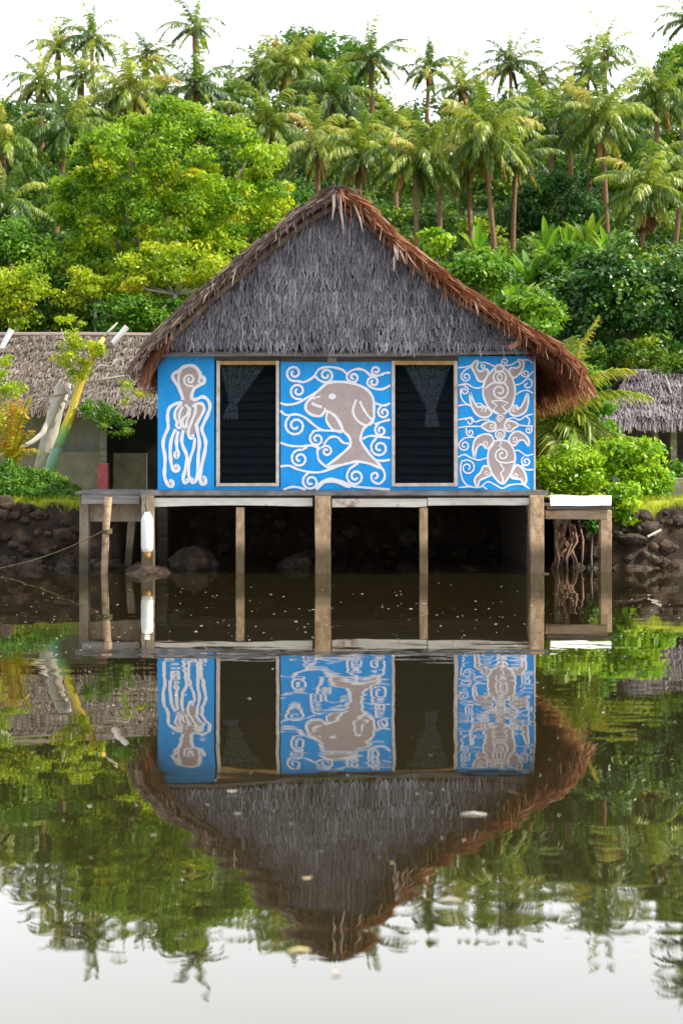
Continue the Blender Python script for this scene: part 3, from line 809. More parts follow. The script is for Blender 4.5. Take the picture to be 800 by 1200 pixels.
for st in (
    [(20, 125), (110, 116), (165, 92)], [(160, 118), (100, 140)] + spiral(98, 215, 52, 230, 1.9, -1),
    [(20, 302), (100, 285), (170, 320), (230, 326), (268, 300)], [(100, 285)] + spiral(82, 352, 45, 240, 1.8, 1),
    [(45, 330), (48, 410), (85, 470), (150, 505)], [(20, 502), (90, 490), (140, 500)], [(185, 482), (240, 480), (272, 505)],
    [(210, 76), (280, 75), (340, 95), (388, 118)], spiral(268, 112, 26, 240, 1.5, -1),
    [(430, 100), (500, 104), (560, 90), (610, 55)], [(440, 92)] + spiral(482, 66, 34, 160, 1.5, 1),
    [(660, 48), (710, 50), (758, 80)], [(650, 150)] + spiral(682, 180, 40, 160, 1.6, -1), [(758, 160), (700, 228), (640, 282), (585, 296)],
    [(690, 228), (742, 255), (738, 312), (695, 322), (675, 300), (705, 280)], [(585, 395), (640, 360), (700, 350), (758, 378)],
    [(20, 640), (100, 625), (150, 618), (185, 660), (250, 642), (330, 640)], [(490, 640), (560, 620), (625, 640), (690, 600), (758, 584)],
    [(690, 605), (722, 640), (712, 690)] , spiral(130, 660, 42, 200, 1.4, 1),
    [(20, V + 78), (130, V + 65), (250, V + 66)], [(612, V + 50), (700, V + 62), (758, V + 60)],
    [(100, V + 80)] + spiral(138, V + 125, 40, 200, 1.6, -1), [(740, V + 66)] + spiral(712, V + 102, 34, 0, 1.5, 1),
    [(180, V + 170), (90, V + 178), (45, V + 210)] + spiral(82, V + 252, 56, 200, 1.8, -1),
    [(20, V + 368), (80, V + 342), (140, V + 372), (220, V + 396), (312, V + 372)],
    [(60, V + 400)] + spiral(112, V + 472, 78, 240, 0.01 + 1.95, 1), [(58, V + 400), (42, V + 480), (60, V + 580), (100, V + 640), (160, V + 660)],
    [(20, V + 668), (120, V + 660), (230, V + 665), (290, V + 622), (330, V + 612), (400, V + 650), (460, V + 676), (530, V + 642), (650, V + 636), (722, V + 680)],
    [(580, V + 304), (620, V + 305), (690, V + 352), (758, V + 338)], [(660, V + 360)] + spiral(690, V + 410, 50, 235, 1.8, -1),
    [(640, V + 445), (690, V + 490), (758, V + 490)], [(260, V + 640), (275, V + 665), (305, V + 684)],
):
    m.stroke(st, 14)
m.done(PANELS[2])

# ---- roof
RY0, RY1 = 19.22, 26.6
topL = [(395, 222), (352, 245), (292, 294), (240, 338), (192, 382), (170, 406), (157, 428)]
topR = [(395, 222), (424, 236), (470, 281), (540, 336), (600, 374), (645, 400), (670, 419), (687, 446)]


def rline(pts): return [Vector((wx(p[0], RY0), 0, wz(p[1], RY0))) for p in pts]


TL, TR = rline(topL), rline(topR)


def offs(pts, d, side):
    out = []
    for i, p in enumerate(pts):
        t = (pts[min(i + 1, len(pts) - 1)] - pts[max(i - 1, 0)]).normalized()
        nrm = Vector((-t.z, 0, t.x)) if side > 0 else Vector((t.z, 0, -t.x))
        out.append(p + nrm * d)
    return out


def roof_slab(pts, side, name):
    low = offs(pts, -0.14, -side)
    # make sure the lower line really lies below
    low = [Vector((a.x, 0, a.z)) if a.z < p.z + .05 else p - (a - p) for a, p in zip(low, pts)]
    full = low; pts = list(pts); low = list(low)
    pts[-1] = pts[-2].lerp(pts[-1], .15); low[-1] = low[-2].lerp(low[-1], .15)
    b = MB(); n = len(pts)
    vs = [(p.x, RY0 + .1, p.z) for p in pts] + [(p.x, RY0 + .1, p.z) for p in low] + [(p.x, RY1, p.z) for p in pts] + [(p.x, RY1, p.z) for p in low]
    fs = []
    for i in range(n - 1):
        fs += [(i, i + 1, n + i + 1, n + i), (2 * n + i, 3 * n + i, 3 * n + i + 1, 2 * n + i + 1), (i, 2 * n + i, 2 * n + i + 1, i + 1), (n + i, n + i + 1, 3 * n + i + 1, 3 * n + i)]
    fs += [(n - 1, 3 * n - 1, 4 * n - 1, 2 * n - 1)]
    b.add(vs, fs)
    return b.build(name, M['thatchback'], HUT), full


rl, LL = roof_slab(TL, -1, 'roof_slope'); rr, LR = roof_slab(TR, 1, 'roof_slope')


def along(pts, t):
    """point and tangent at fraction t of the polyline length"""
    ls = [(pts[i + 1] - pts[i]).length for i in range(len(pts) - 1)]
    d = t * sum(ls)
    for i, l in enumerate(ls):
        if d <= l or i == len(ls) - 1:
            return pts[i] + (pts[i + 1] - pts[i]) * min(1.0, d / l), (pts[i + 1] - pts[i]).normalized()
        d -= l


def rake(pts, low, n, parent, side):
    C = []; D = []; S = []; L = []; Wd = []; R = []
    for i in range(n):
        t = random.random()
        p, tan = along(pts, t)
        q, _ = along(low, t)
        u = random.random() ** 0.9
        c = p + (q - p) * (u * .85) + (p - q).normalized() * random.uniform(0, .05)
        y = RY0 + random.uniform(-0.06, 0.12) - 0.05 * (1 - u)
        sag = random.random()
        d = tan * random.uniform(.7, 1) + Vector((random.uniform(-.15, .15), random.uniform(-.35, .1), -random.uniform(0, .32) * sag))
        if random.random() < .06: d = Vector((random.uniform(-.2, .2), -.25, -1))
        d.normalize()
        s = d.cross(Vector((random.uniform(-.4, .4), 1, random.uniform(-.4, .4)))).normalized()
        C.append((c.x, y, c.z)); D.append(d); S.append(s)
        L.append(random.uniform(.10, .34 if side > 0 else .26)); Wd.append(random.uniform(.010, .034))
        R.append(min(1, max(0, random.gauss(.5, .24) + (0.12 if side > 0 else -0.08))))
    V = strip_quads(np.array(C), np.array(D), np.array(S), np.array(L), np.array(Wd), .45)
    return quadmesh('rake_thatch', V, R, M['brownthatch'] if side > 0 else M['greybrown'], parent)


rake(TL, LL, 2600, HUT, -1); rake(TR, LR, 3200, HUT, 1)


def slope_thatch(pts, n, parent, side):
    """shingled leaf strips over the outer slope"""
    C = []; D = []; S = []; L = []; Wd = []; R = []
    for i in range(n):
        p, tan = along(pts, random.random())
        nrm = Vector((-tan.z, 0, tan.x));
        if nrm.z < 0: nrm = -nrm
        c = p + nrm * random.uniform(.0, .035) - tan * .1
        d = (tan + nrm * random.uniform(0.0, .12) + Vector((0, random.uniform(-.15, .15), 0))).normalized()
        C.append((c.x, random.uniform(RY0, RY1), c.z)); D.append(d); S.append(Vector((random.uniform(-.1, .1), 1, random.uniform(-.1, .1))).normalized())
        L.append(random.uniform(.25, .5)); Wd.append(random.uniform(.03, .07)); R.append(min(1, max(0, random.gauss(.5, .22))))
    quadmesh('slope_thatch', strip_quads(np.array(C), np.array(D), np.array(S), np.array(L), np.array(Wd), .5), R, M['brownthatch'] if side > 0 else M['greybrown'], parent)


slope_thatch(TL, 6000, HUT, -1); slope_thatch(TR, 6000, HUT, 1)


def eave(low, n, parent, side, t0, rows, name='eave_fringe'):
    C = []; D = []; S = []; L = []; Wd = []; R = []
    for i in range(n):
        t = t0 + (1 - t0) * (random.randrange(rows) + random.random() * .35) / rows
        t = min(t, 1)
        p, tan = along(low, t)
        y = random.uniform(RY0 + .02, RY1)
        d = (tan * random.uniform(.5, 1) + Vector((random.uniform(-.12, .12), random.uniform(-.12, .12), -random.uniform(.3, .9)))).normalized()
        s = Vector((random.uniform(-.5, .5), 1, random.uniform(-.2, .2))); s = (s - d * s.dot(d)).normalized()
        C.append((p.x, y, p.z + .02)); D.append(d); S.append(s)
        e = t > .93
        L.append(random.uniform(.2, .42) * (1.3 if e else 1)); Wd.append(random.uniform(.01, .03)); R.append(min(1, max(0, random.gauss(.48, .24))))
    quadmesh(name, strip_quads(np.array(C), np.array(D), np.array(S), np.array(L), np.array(Wd), .3), R, M['brownthatch'], parent)


eave(LR, 10000, HUT, 1, .72, 6); eave(LL, 4500, HUT, -1, .80, 5)
# ridge cap: bundled leaves folded over the peak, with loose streamers at the front
C = []; D = []; S = []; L = []; Wd = []; R = []
for i in range(1600):
    sd = random.choice((-1, 1))
    c = TL[0] + Vector((sd * random.uniform(0, .1), 0, random.uniform(-.02, .06)))
    d = Vector((sd * random.uniform(.4, 1), random.uniform(-.3, .1), -random.uniform(.2, .8))).normalized()
    C.append((c.x, RY0 - .03 + (RY1 - RY0) * random.random() ** 2, c.z)); D.append(d); s = d.cross(Vector((.2, .3, 1))).normalized(); S.append(s)
    L.append(random.uniform(.12, .4)); Wd.append(random.uniform(.015, .05)); R.append(min(1, random.random() * .8 + .2))
quadmesh('ridge_cap', strip_quads(np.array(C), np.array(D), np.array(S), np.array(L), np.array(Wd), .5), R, M['greybrown'], HUT)
for (a, q, w) in (((391, 226), (389, 258), .05), ((396, 228), (403, 274), .045), ((399, 226), (401, 250), .03), ((415, 240), (425, 272), .035), ((466, 288), (461, 318), .05), ((468, 292), (475, 310), .03), ((474, 292), (492, 318), .025), ((463, 286), (466, 305), .07), ((278, 312), (272, 336), .03), ((556, 352), (560, 370), .03), ((246, 340), (238, 356), .03)):
    b = MB()
    p0, p1 = P(a[0], a[1], RY0 - .08), P(q[0], q[1], RY0 - .12)
    mid = (p0 + p1) / 2 + Vector((random.uniform(-.03, .03), -.02, 0))
    vs = [p0 + Vector((-w / 2, 0, 0)), p0 + Vector((w / 2, 0, 0)), mid + Vector((w * .45, .01, 0)), mid + Vector((-w * .45, .0, 0)), p1 + Vector((w * .12, 0, 0)), p1 - Vector((w * .12, 0, 0))]
    b.add(vs, [(0, 1, 2, 3), (3, 2, 4, 5)], random.uniform(.85, 1))
    b.build('loose_frond_strip', M['greybrown'], HUT)
# rafters under the thatch at the gable end
for pts in (LL, LR):
    b = MB(); q = [Vector((p.x, 0, p.z)) for p in pts[:-1]]
    vs = []
    n = len(q)
    for p in q:
        for (yy, dz) in ((19.40, .03), (19.40, -.08), (19.47, -.08), (19.47, .03)):
            vs.append((p.x, yy, p.z + dz))
    fs = [(i * 4 + k, i * 4 + (k + 1) % 4, i * 4 + 4 + (k + 1) % 4, i * 4 + 4 + k) for i in range(n - 1) for k in range(4)]
    fs += [(3, 2, 1, 0), tuple(range(4 * n - 4, 4 * n))]
    b.add(vs, fs); b.build('rafter', M['rafter'], HUT)

# gable: rows of grey hanging leaf bundles
GY = 19.62


def gx(z):
    """gable limits at height z, from the lower roof lines"""
    def at(pts):
        for a, c in zip(pts, pts[1:]):
            if a.z >= z >= c.z: return a.x + (c.x - a.x) * (a.z - z) / max(1e-6, a.z - c.z)
        return pts[0].x if z > pts[0].z else pts[-1].x
    return at(LL), at(LR)


zb = wz(411, GY); ztop = LL[0].z
b = MB(); rows = 24
vs = []
for i in range(rows + 1):
    z = zb + (ztop - zb) * i / rows; l, r = gx(z)
    vs += [(l, GY + .06, z), (r, GY + .06, z), (l, GY + .1, z), (r, GY + .1, z)]
b.add(vs, [(4 * i, 4 * i + 1, 4 * i + 5, 4 * i + 4) for i in range(rows)] + [(4 * i + 2, 4 * i + 6, 4 * i + 7, 4 * i + 3) for i in range(rows)])
b.build('gable_wall', M['thatchback'], HUT)
C = []; D = []; S = []; L = []; Wd = []; R = []
z = zb + .12; row = 0
while z < ztop + .05:
    l, r = gx(z); x = l - .02
    steep = (z - zb) / (ztop - zb)
    while x < r + .02:
        if random.random() < .93:
            zz = z + .05 * nz(x, z, 3, 1.3) + random.uniform(-.035, .035)
            ln = random.uniform(.07, .15) * (1 + .8 * steep)
            d = Vector((random.gauss(0, .32 - .12 * steep), random.uniform(-.35, -.05), -1)).normalized()
            course = row % 3 == 0; ln *= 1.25 if course else 1
            C.append((x, GY + random.uniform(.0, .04) - (.035 if course else 0), zz)); D.append(d)
            S.append(Vector((1, random.uniform(-.5, .5), random.uniform(-.1, .1))).normalized())
            L.append(ln); Wd.append(random.uniform(.007, .026)); R.append(min(1, max(0, (1.0 if random.random() < .05 else random.gauss(.55, .17)) + .2 * nz(x, z, 8, 2.2) + .3 * nz(x, z, 2, 6))))
        x += random.uniform(.005, .013)
    z += .066; row += 1
quadmesh('gable_thatch', strip_quads(np.array(C), np.array(D), np.array(S), np.array(L), np.array(Wd), .55), R, M['gable'], HUT)


# ------------------------------------------------------------------ platforms and things at the water's edge
LP = thing('side_platform', 'narrow grey plank platform on posts beside the painted hut, nearest the muddy bank', 'platform', (wx(130, 20.1), 20.3, 0))
b = MB()
y = 19.75; x0, x1 = wx(93, 19.9), wx(164.5, 19.72)
while y < 21.6:
    b.box(x0 + random.uniform(-.04, .04), x1 - .01, y, y + .13, FLOOR - .055 + random.uniform(-.01, 0), FLOOR - .008 + random.uniform(-.008, .012)); y += .142
b.build('deck_plank', M['deck'], LP)
b = MB(); b.box(wx(96, 19.8), wx(164, 19.8), 19.78, 19.84, wz(591, 19.8), wz(578.6, 19.8), jit=.006); b.build('edge_board', M['greywood'], LP, bevel=.006)
b = MB(); b.box(wx(104, 20.05), wx(164.5, 20.05), 20.08, 20.2, wz(611, 20.05), wz(591.5, 20.05), jit=.006); b.build('beam', M['greypost'], LP, bevel=.008)
post(93, 104, 583.5, 20.0, M['greypost'], LP)
post(150, 158, 611, 21.0, M['greypost'], LP, lean=-.1)

pole = MB(); pole.tube([P(121.5, 700, 19.62), P(123, 660, 19.62), P(124.5, 620, 19.62), P(127, 582.5, 19.62)], [.05, .055, .055, .06], 10, wob=.06)
pr = thing('mooring_pole', 'slim round wooden pole standing in the water against the plank platform', 'pole', P(123, 672, 19.62) * 1.0)
pole.build('pole_shaft', M['beam'], pr, smooth=True)

rp = MB(); a, c = P(125, 620, 19.55), P(-20, 669, 19.9)
pts = []
for i in range(25):
    t = i / 24; p = a.lerp(c, t); p.z -= .10 * 4 * t * (1 - t); pts.append(p)
rp.tube(pts, .009, 6)
rp.tube([a + Vector((.07 * math.cos(k * .7), .07 * math.sin(k * .7) + .06, -.01 * k / 4)) for k in range(28)], .011, 6)
tag(rp.build('mooring_rope', M['rope'], smooth=True), 'thin mossy rope running from the round pole down into the water', 'rope')

bx, by = wx(172.6, 19.5), 19.5
bu = thing('mooring_float', 'long white plastic float hanging on the hut corner post', 'float', (bx, by, wz(650, by)))
zt_, zb_ = wz(600, by), wz(648, by); r_ = wx(407.2, by)
prof = [(r_ * .35, zb_), (r_ * .85, zb_ + .03), (r_, zb_ + .09), (r_, zt_ - .13), (r_ * .92, zt_ - .09), (r_ * .55, zt_ - .03), (r_ * .4, zt_)]
b = MB(); b.lathe((bx, by, 0), prof, 20); b.build('float_body', M['buoy'], bu, smooth=True)
b = MB(); b.lathe((bx, by, 0), [(r_ * .3, zb_ - .09), (r_ * .6, zb_ - .05), (r_ * .62, zb_ + .01), (r_ * .3, zb_ + .012)], 14); b.build('float_base', M['rust'], bu, smooth=True)
b = MB(); b.tube([(bx, by, zt_ - .01), (bx - .03, by, zt_ + .12), (bx - .01, 19.56, wz(582, by)), (bx + .02, 19.64, wz(577, by))], .012, 6); b.build('float_cord', M['darkwood'], bu, smooth=True)

RP = thing('landing_platform', 'short landing at the hut corner with a bright white board along its edge', 'platform', (wx(678, 20), 20.2, 0))
b = MB(); y = 19.72
while y < 26.6:  # rear planks are unseen, added to keep sun from under the hut
    b.box(wx(641, 19.7), wx(715, 19.7) + random.uniform(-.02, .03), y, y + .13, wz(597, 19.7), wz(593.2, 19.7) + random.uniform(-.006, .004)); y += .142
b.build('deck_plank', M['darkwood'], RP)
b = MB()
q = [P(645, 592.8, 19.70), P(715.5, 592.2, 19.70), P(716, 581, 19.90), P(643.5, 580.3, 19.90)]
n = 10; vs = []
for i in range(n + 1):
    t = i / n; a = q[0].lerp(q[1], t); c = q[3].lerp(q[2], t)
    wv = .015 * math.sin(t * 9)
    a = a + Vector((0, 0, wv * .3)); c = c + Vector((0, 0, wv * .5))
    for p in (a, c, c + Vector((0, .035, 0)), a + Vector((0, .035, 0))): vs.append(p)
fs = [(i * 4 + k, i * 4 + 4 + k, i * 4 + 4 + (k + 1) % 4, i * 4 + (k + 1) % 4) for i in range(n) for k in range(4)] + [(0, 1, 2, 3), (4 * n + 3, 4 * n + 2, 4 * n + 1, 4 * n)]
b.add(vs, fs); b.build('edge_board', M['whiteboard'], RP)
b = MB(); b.box(wx(638.5, 19.78), wx(712, 19.78), 19.78, 19.9, wz(608.5, 19.78), wz(597.4, 19.78), jit=.012); b.build('beam', M['beam'], RP, bevel=.01)
post(703, 716, 598, 19.95, M['post'], RP)
post(650, 660, 598, 21.2, M['greypost'], RP)


# mangrove roots under the landing
b = MB(); random.seed(21)
top = P(662, 612, 20.75)
for i in range(13):
    e = P(random.uniform(642, 684), 672, random.uniform(20.35, 20.8))
    s = top + Vector((random.uniform(-.22, .22), random.uniform(-.1, .1), random.uniform(-.35, .12)))
    mid = s.lerp(e, .45) + Vector((random.uniform(-.1, .1), -.05, .08))
    mid2 = s.lerp(e, .75) + Vector((random.uniform(-.05, .05), -.03, .04))
    b.tube([s, mid, mid2, e], [.022, .02, .017, .012], 6, wob=.1)
b.tube([top + Vector((.1, .2, .4)), top, top + Vector((-.05, 0, -.3))], [.05, .05, .03], 7)
tag(b.build('mangrove_roots', M['root'], smooth=True), 'tangle of reddish mangrove prop roots under the white-edged landing', 'roots')

b = MB(); b.tube([P(758, 629, 20.9), P(774, 621, 20.95)], [.02, .024], 6)
tag(b.build('driftwood_stick', M['palebark']), 'pale stick lying across the dark rocks of the bank', 'stick')
b = MB(); b.box(wx(114.5, 22.2), wx(126.5, 22.2), 22.2, 22.36, tz(-4.1, 22.2) - .1, wz(543, 22.2))
tag(b.build('red_post', M['redpost'], bevel=.008), 'short faded red post standing behind the plank platform', 'post')

# ------------------------------------------------------------------ rocks
def rock_proto(seed):
    bm = bmesh.new(); bmesh.ops.create_icosphere(bm, subdivisions=4, radius=1.0)
    for v in bm.verts:
        d = v.co.normalized()
        k = 1 + .30 * nz(d.x + seed * 7, d.y, d.z, 1.2) + .20 * abs(nz(d.x, d.y + seed * 3, d.z, 2.6)) - .20 * abs(nz(d.x + 4, d.y, d.z + seed, 5)) + .12 * nz(d.x, d.y, d.z + seed, 11)
        v.co = d * k; v.co.z *= .75
    me = bpy.data.meshes.new('boulder'); bm.to_mesh(me); bm.free()
    me.polygons.foreach_set('use_smooth', np.ones(len(me.polygons), dtype=bool))
    return me


RP_D = [rock_proto(i) for i in range(5)]
for me in RP_D: me.materials.append(M['rock'])
RP_P = [me.copy() for me in RP_D]
for me in RP_P: me.materials.clear(); me.materials.append(M['paleR'])


def rock(px, Y, r, label, group, pale=False, dz=0.0, squash=1.0, name='boulder', flat=1.0):
    me = random.choice(RP_P if pale else RP_D)
    o = bpy.data.objects.new(name, me); COL.objects.link(o)
    X = wx(px, Y)
    o.location = (X, Y, max(tz(X, Y), -.12) + dz)
    o.scale = (r * squash, r * random.uniform(.8, 1.1), r * flat * random.uniform(.8, 1.1))
    o.rotation_euler = (random.uniform(-.3, .3), random.uniform(-.3, .3), random.uniform(0, 6.28))
    return tag(o, label, 'rock', group)


random.seed(5)
rock(166, 19.72, .30, 'broad dark mossy rock mounded round the foot of the float post', 'rocks', False, .10, 1.1, flat=.75)
rock(185, 19.80, .24, 'dark mossy rock on the hut side of the float post foot', 'rocks', False, .08, 1.1, flat=.7)
rock(228, 20.7, .40, 'rounded pale boulder in the shade under the hut near the float post', 'rocks', False, .2, flat=.9)
rock(345, 21.2, .3, 'dim rounded boulder under the hut beside the middle post', 'rocks', False, .1)
rock(637, 19.58, .16, 'small pale rock at the waterline by the hut corner post', 'rocks', True, .02)
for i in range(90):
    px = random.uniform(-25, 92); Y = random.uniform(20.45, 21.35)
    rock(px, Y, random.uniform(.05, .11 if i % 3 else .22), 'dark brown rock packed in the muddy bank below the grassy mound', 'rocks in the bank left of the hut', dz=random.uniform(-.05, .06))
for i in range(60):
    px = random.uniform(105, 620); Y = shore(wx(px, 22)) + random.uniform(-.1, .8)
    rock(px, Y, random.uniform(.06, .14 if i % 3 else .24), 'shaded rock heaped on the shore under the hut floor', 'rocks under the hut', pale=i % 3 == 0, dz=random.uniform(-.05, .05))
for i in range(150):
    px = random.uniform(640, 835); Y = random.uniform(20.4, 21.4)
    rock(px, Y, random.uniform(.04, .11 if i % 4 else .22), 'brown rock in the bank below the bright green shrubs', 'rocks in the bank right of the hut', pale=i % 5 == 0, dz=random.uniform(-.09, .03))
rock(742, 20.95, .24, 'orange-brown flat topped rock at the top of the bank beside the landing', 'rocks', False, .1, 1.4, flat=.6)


# ------------------------------------------------------------------ huts behind
def thatch_slope(A, B_, C_, D_, rows, step, mat, name, parent, wmin=.03, wmax=.08, lmul=2.2, sag=.04):
    """A-B ridge, D-C eave (left/right); rows of hanging strips"""
    c = []; d_ = []; s_ = []; L = []; Wd = []; R = []
    A, B_, C_, D_ = map(Vector, (A, B_, C_, D_))
    slope = ((D_ + C_) / 2 - (A + B_) / 2); sl = slope.length; rowh = sl / rows
    nrm = (B_ - A).cross(slope).normalized()
    if nrm.z < 0: nrm = -nrm
    for j in range(rows + 1):
        t = j / rows
        l = A.lerp(D_, t); r = B_.lerp(C_, t); w = (r - l).length
        n = int(w / step)
        for i in range(n):
            u = random.random()
            p = l.lerp(r, u)
            tt = random.uniform(-.3, .3) * rowh
            dd = slope.normalized()
            p = p + dd * tt + nrm * (random.uniform(.0, .05) + sag * nz(p.x, p.z, j, 1.1))
            di = (dd + nrm * random.uniform(-.02, .2) + Vector((random.gauss(0, .12), 0, 0)))
            if j == rows: di = di + Vector((0, 0, -.5))
            c.append(p); d_.append(di.normalized()); s_.append((r - l).normalized())
            L.append(rowh * random.uniform(.8, 1.4) * lmul / 2); Wd.append(random.uniform(wmin, wmax))
            R.append(min(1, max(0, random.gauss(.5, .17) + .3 * nz(p.x, p.z, j * 3.3, 1.6))))
    quadmesh(name, strip_quads(np.array(c), np.array(d_), np.array(s_), np.array(L), np.array(Wd), .5), R, mat, parent)
    b = MB(); b.add([A - nrm * .02, B_ - nrm * .02, C_ - nrm * .02, D_ - nrm * .02, A - nrm * .14, B_ - nrm * .14, C_ - nrm * .14, D_ - nrm * .14], [(0, 1, 2, 3), (7, 6, 5, 4), (0, 4, 5, 1), (1, 5, 6, 2), (2, 6, 7, 3), (3, 7, 4, 0)])
    b.build('roof_core', M['thatchback'], parent)


random.seed(31)
LHY = 27.0
LH = thing('thatched_hut', 'long low hut with weathered brown thatch behind the leaning painted tree', 'hut', (wx(90, 28), 29, tz(-6, 29)))
lx0, lx1 = -11.5, -3.25
ez, rz = wz(478, LHY), wz(395, 29.8)
thatch_slope((lx0, 29.8, rz), (lx1, 29.8, rz), (lx1, LHY, ez), (lx0, LHY, ez), 20, .009, M['hutthatch'], 'roof_thatch', LH, .015, .045, 2.9)
thatch_slope((lx0, 29.82, rz), (lx1, 29.82, rz), (lx1, 32.6, ez), (lx0, 32.6, ez), 10, .05, M['hutthatch'], 'roof_thatch', LH, .05, .12, 2.6)
b = MB(); b.tube([(lx0, 29.8, rz + .03), (-6, 29.8, rz + .05), (lx1, 29.8, rz + .02)], .07, 8, wob=.1); b.build('ridge_pole', M['greybrown'], LH)
for (a, c) in (((0, 412), (14, 386)), ((132, 402), (149, 383))):
    b = MB(); b.tube([P(a[0], a[1], 29.2), P(c[0], c[1], 29.2)], [.06, .075], 6); b.build('ridge_stick', M['whiteboard'], LH)
gz = tz(-6, 28.3)
b = MB(); b.box(-10.5, wx(122, 28.1), 28.1, 28.25, gz - .3, wz(529, 28.1)); b.build('wall', M['concrete'], LH, bevel=.01)
b = MB(); b.box(-10.5, wx(119, 28.4), 28.35, 28.45, wz(530, 28.35), wz(487, 28.4)); b.build('upper_wall', M['shadewall'], LH)
b = MB(); b.box(wx(117, 27.6), wx(124, 27.6), 27.6, 27.74, gz - .2, wz(488, 27.6)); b.build('porch_post', M['greywood'], LH, bevel=.008)
b = MB(); b.box(wx(133, 30.4), wx(172, 30.4), 30.4, 30.5, gz - .2, wz(531, 30.4)); b.build('porch_wall', M['porch'], LH)
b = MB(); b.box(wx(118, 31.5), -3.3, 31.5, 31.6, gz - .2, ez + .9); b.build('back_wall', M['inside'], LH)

RHY = 31.0
RH = thing('thatched_hut', 'small open hut with grey layered thatch behind the bright green shrubs', 'hut', (8.5, 32.5, tz(8.5, 32.5)))
e0, r0 = wz(491, RHY), wz(437, 33.2)
thatch_slope((wx(738, 33.2), 33.2, r0), (12.5, 33.2, r0), (12.8, RHY, e0), (wx(699, RHY), RHY, e0), 9, .009, M['farthatch'], 'roof_thatch', RH, .015, .05, 2.6, .07)
thatch_slope((wx(738, 33.2), 33.22, r0), (12.5, 33.22, r0), (12.8, 35.4, e0), (wx(699, RHY), 35.4, e0), 7, .05, M['farthatch'], 'roof_thatch', RH, .05, .1, 2.8)
b = MB(); b.tube([(wx(735, 33.2), 33.2, r0 + .04), (12.6, 33.2, r0 + .04)], .06, 8); b.build('ridge_pole', M['greywood'], RH)
for px, w in ((768, 5), (789, 7), (835, 7), (720, 5)):
    b = MB(); b.box(wx(px - w / 2, 31.4), wx(px + w / 2, 31.4), 31.4, 31.55, tz(8, 31.4) - .2, e0 + .1); b.build('porch_post', M['greywood'], RH)
b = MB(); b.box(wx(712, 34), 12.4, 34, 34.1, tz(8, 34) - .2, e0 + .5); b.box(wx(712, 32.5), wx(765, 32.5), 32.5, 32.6, tz(8, 32) - .2, e0 + .1); b.build('wall', M['darkwood'], RH)
b = MB(); b.tube([P(779, 441, 32.6), P(786, 462, 32.0)], .035, 6); b.build('roof_batten', M['greywood'], RH)
b = MB(); b.box(wx(786, 24.6), wx(850, 24.6), 24.6, 24.8, tz(6.5, 24.7) - .2, wz(560, 24.6)); tag(b.build('low_wall', M['concrete'], bevel=.01), 'low pale concrete wall between the shrubs and the grey hut', 'wall')


# ------------------------------------------------------------------ plants
def clump_leaves(C, per, rad, leaf, rng, flat=.6, up=.55, spread=.5, ratio=.5):
    """leaf quads round clump centres; returns quads and per-leaf values"""
    C = np.asarray(C); n = len(C) * per
    cl = np.repeat(np.arange(len(C)), per)
    rad = np.broadcast_to(np.asarray(rad), (len(C),))
    d = unit(rng.normal(size=(n, 3)))
    d[:, 2] = np.where(rng.random(n) < .35, np.abs(d[:, 2]), d[:, 2])
    rr = rng.random(n) ** .45
    pos = C[cl] + d * (rr * rad[cl])[:, None] * np.array([1, 1, flat])
    out = unit(d * .8 + rng.normal(size=(n, 3)) * .7 + np.array([0, 0, up]))
    dr = unit(np.cross(out, rng.normal(size=(n, 3))) + np.array([0, 0, -.15]))
    sd = unit(np.cross(dr, out))
    L = leaf * rng.uniform(.6, 1.35, n)
    base = rng.normal(.42, .2, len(C))
    R = np.clip(base[cl] + rng.normal(0, .14, n), 0, 1)
    return leaf_quads(pos - dr * (L * .5)[:, None], dr, sd, L, L * ratio), R


def tree(name, label, cat_, px, py, Y, rx, ry, ncl, per, leaf, mat, crad, seed, bark='greybark', group=None, flat=.6, shell=.62, rdep=.8, lift=0.0, limbs=14, trunk_r=.16, base=None, cut=-.75, ratio=.5, rough=.4):
    rng = np.random.default_rng(seed)
    c = P(px, py, Y); s = Y / F
    RX, RZ, RD = rx * s, ry * s, rx * s * rdep
    bx_, by_ = (c.x, Y) if base is None else base
    g = tz(bx_, by_)
    root = thing(name, label, cat_, (bx_, by_, g), group)
    C = []
    while len(C) < ncl:
        d = unit(rng.normal(size=3))
        if d[2] < cut: continue
        k = shell + (1 - shell) * rng.random() if rng.random() < .8 else rng.uniform(.25, shell)
        k *= 1 + rough * nz(d[0] + seed, d[1], d[2], 1.9)
        C.append((c.x + d[0] * RX * k, c.y + d[1] * RD * k, c.z + d[2] * RZ * k))
    C = np.array(C)
    V, R = clump_leaves(C, per, crad * rng.uniform(.6, 1.35, ncl), leaf, rng, flat, ratio=ratio)
    random.seed(seed)
    b = MB()
    fork = Vector((c.x, c.y, c.z - RZ * .55)); foot = Vector((bx_, by_, g - .2))
    if fork.z < g + .25: fork.z = g + .25
    mid = foot.lerp(fork, .5) + Vector((random.uniform(-.1, .1), 0, 0))
    b.tube([foot, mid, fork], [trunk_r * 1.25, trunk_r, trunk_r * .85], 9, wob=.08)
    for i in range(limbs):
        e = Vector(C[int(rng.integers(ncl))])
        q = fork.lerp(e, .5) + Vector((random.uniform(-.2, .2), random.uniform(-.2, .2), -.06 * RZ))
        b.tube([fork, q, e], [trunk_r * .45, trunk_r * .24, trunk_r * .08], 6, wob=.08)
    b.build('trunk', M[bark], root, smooth=True)
    quadmesh('crown', V, R, M[mat], root)
    return root


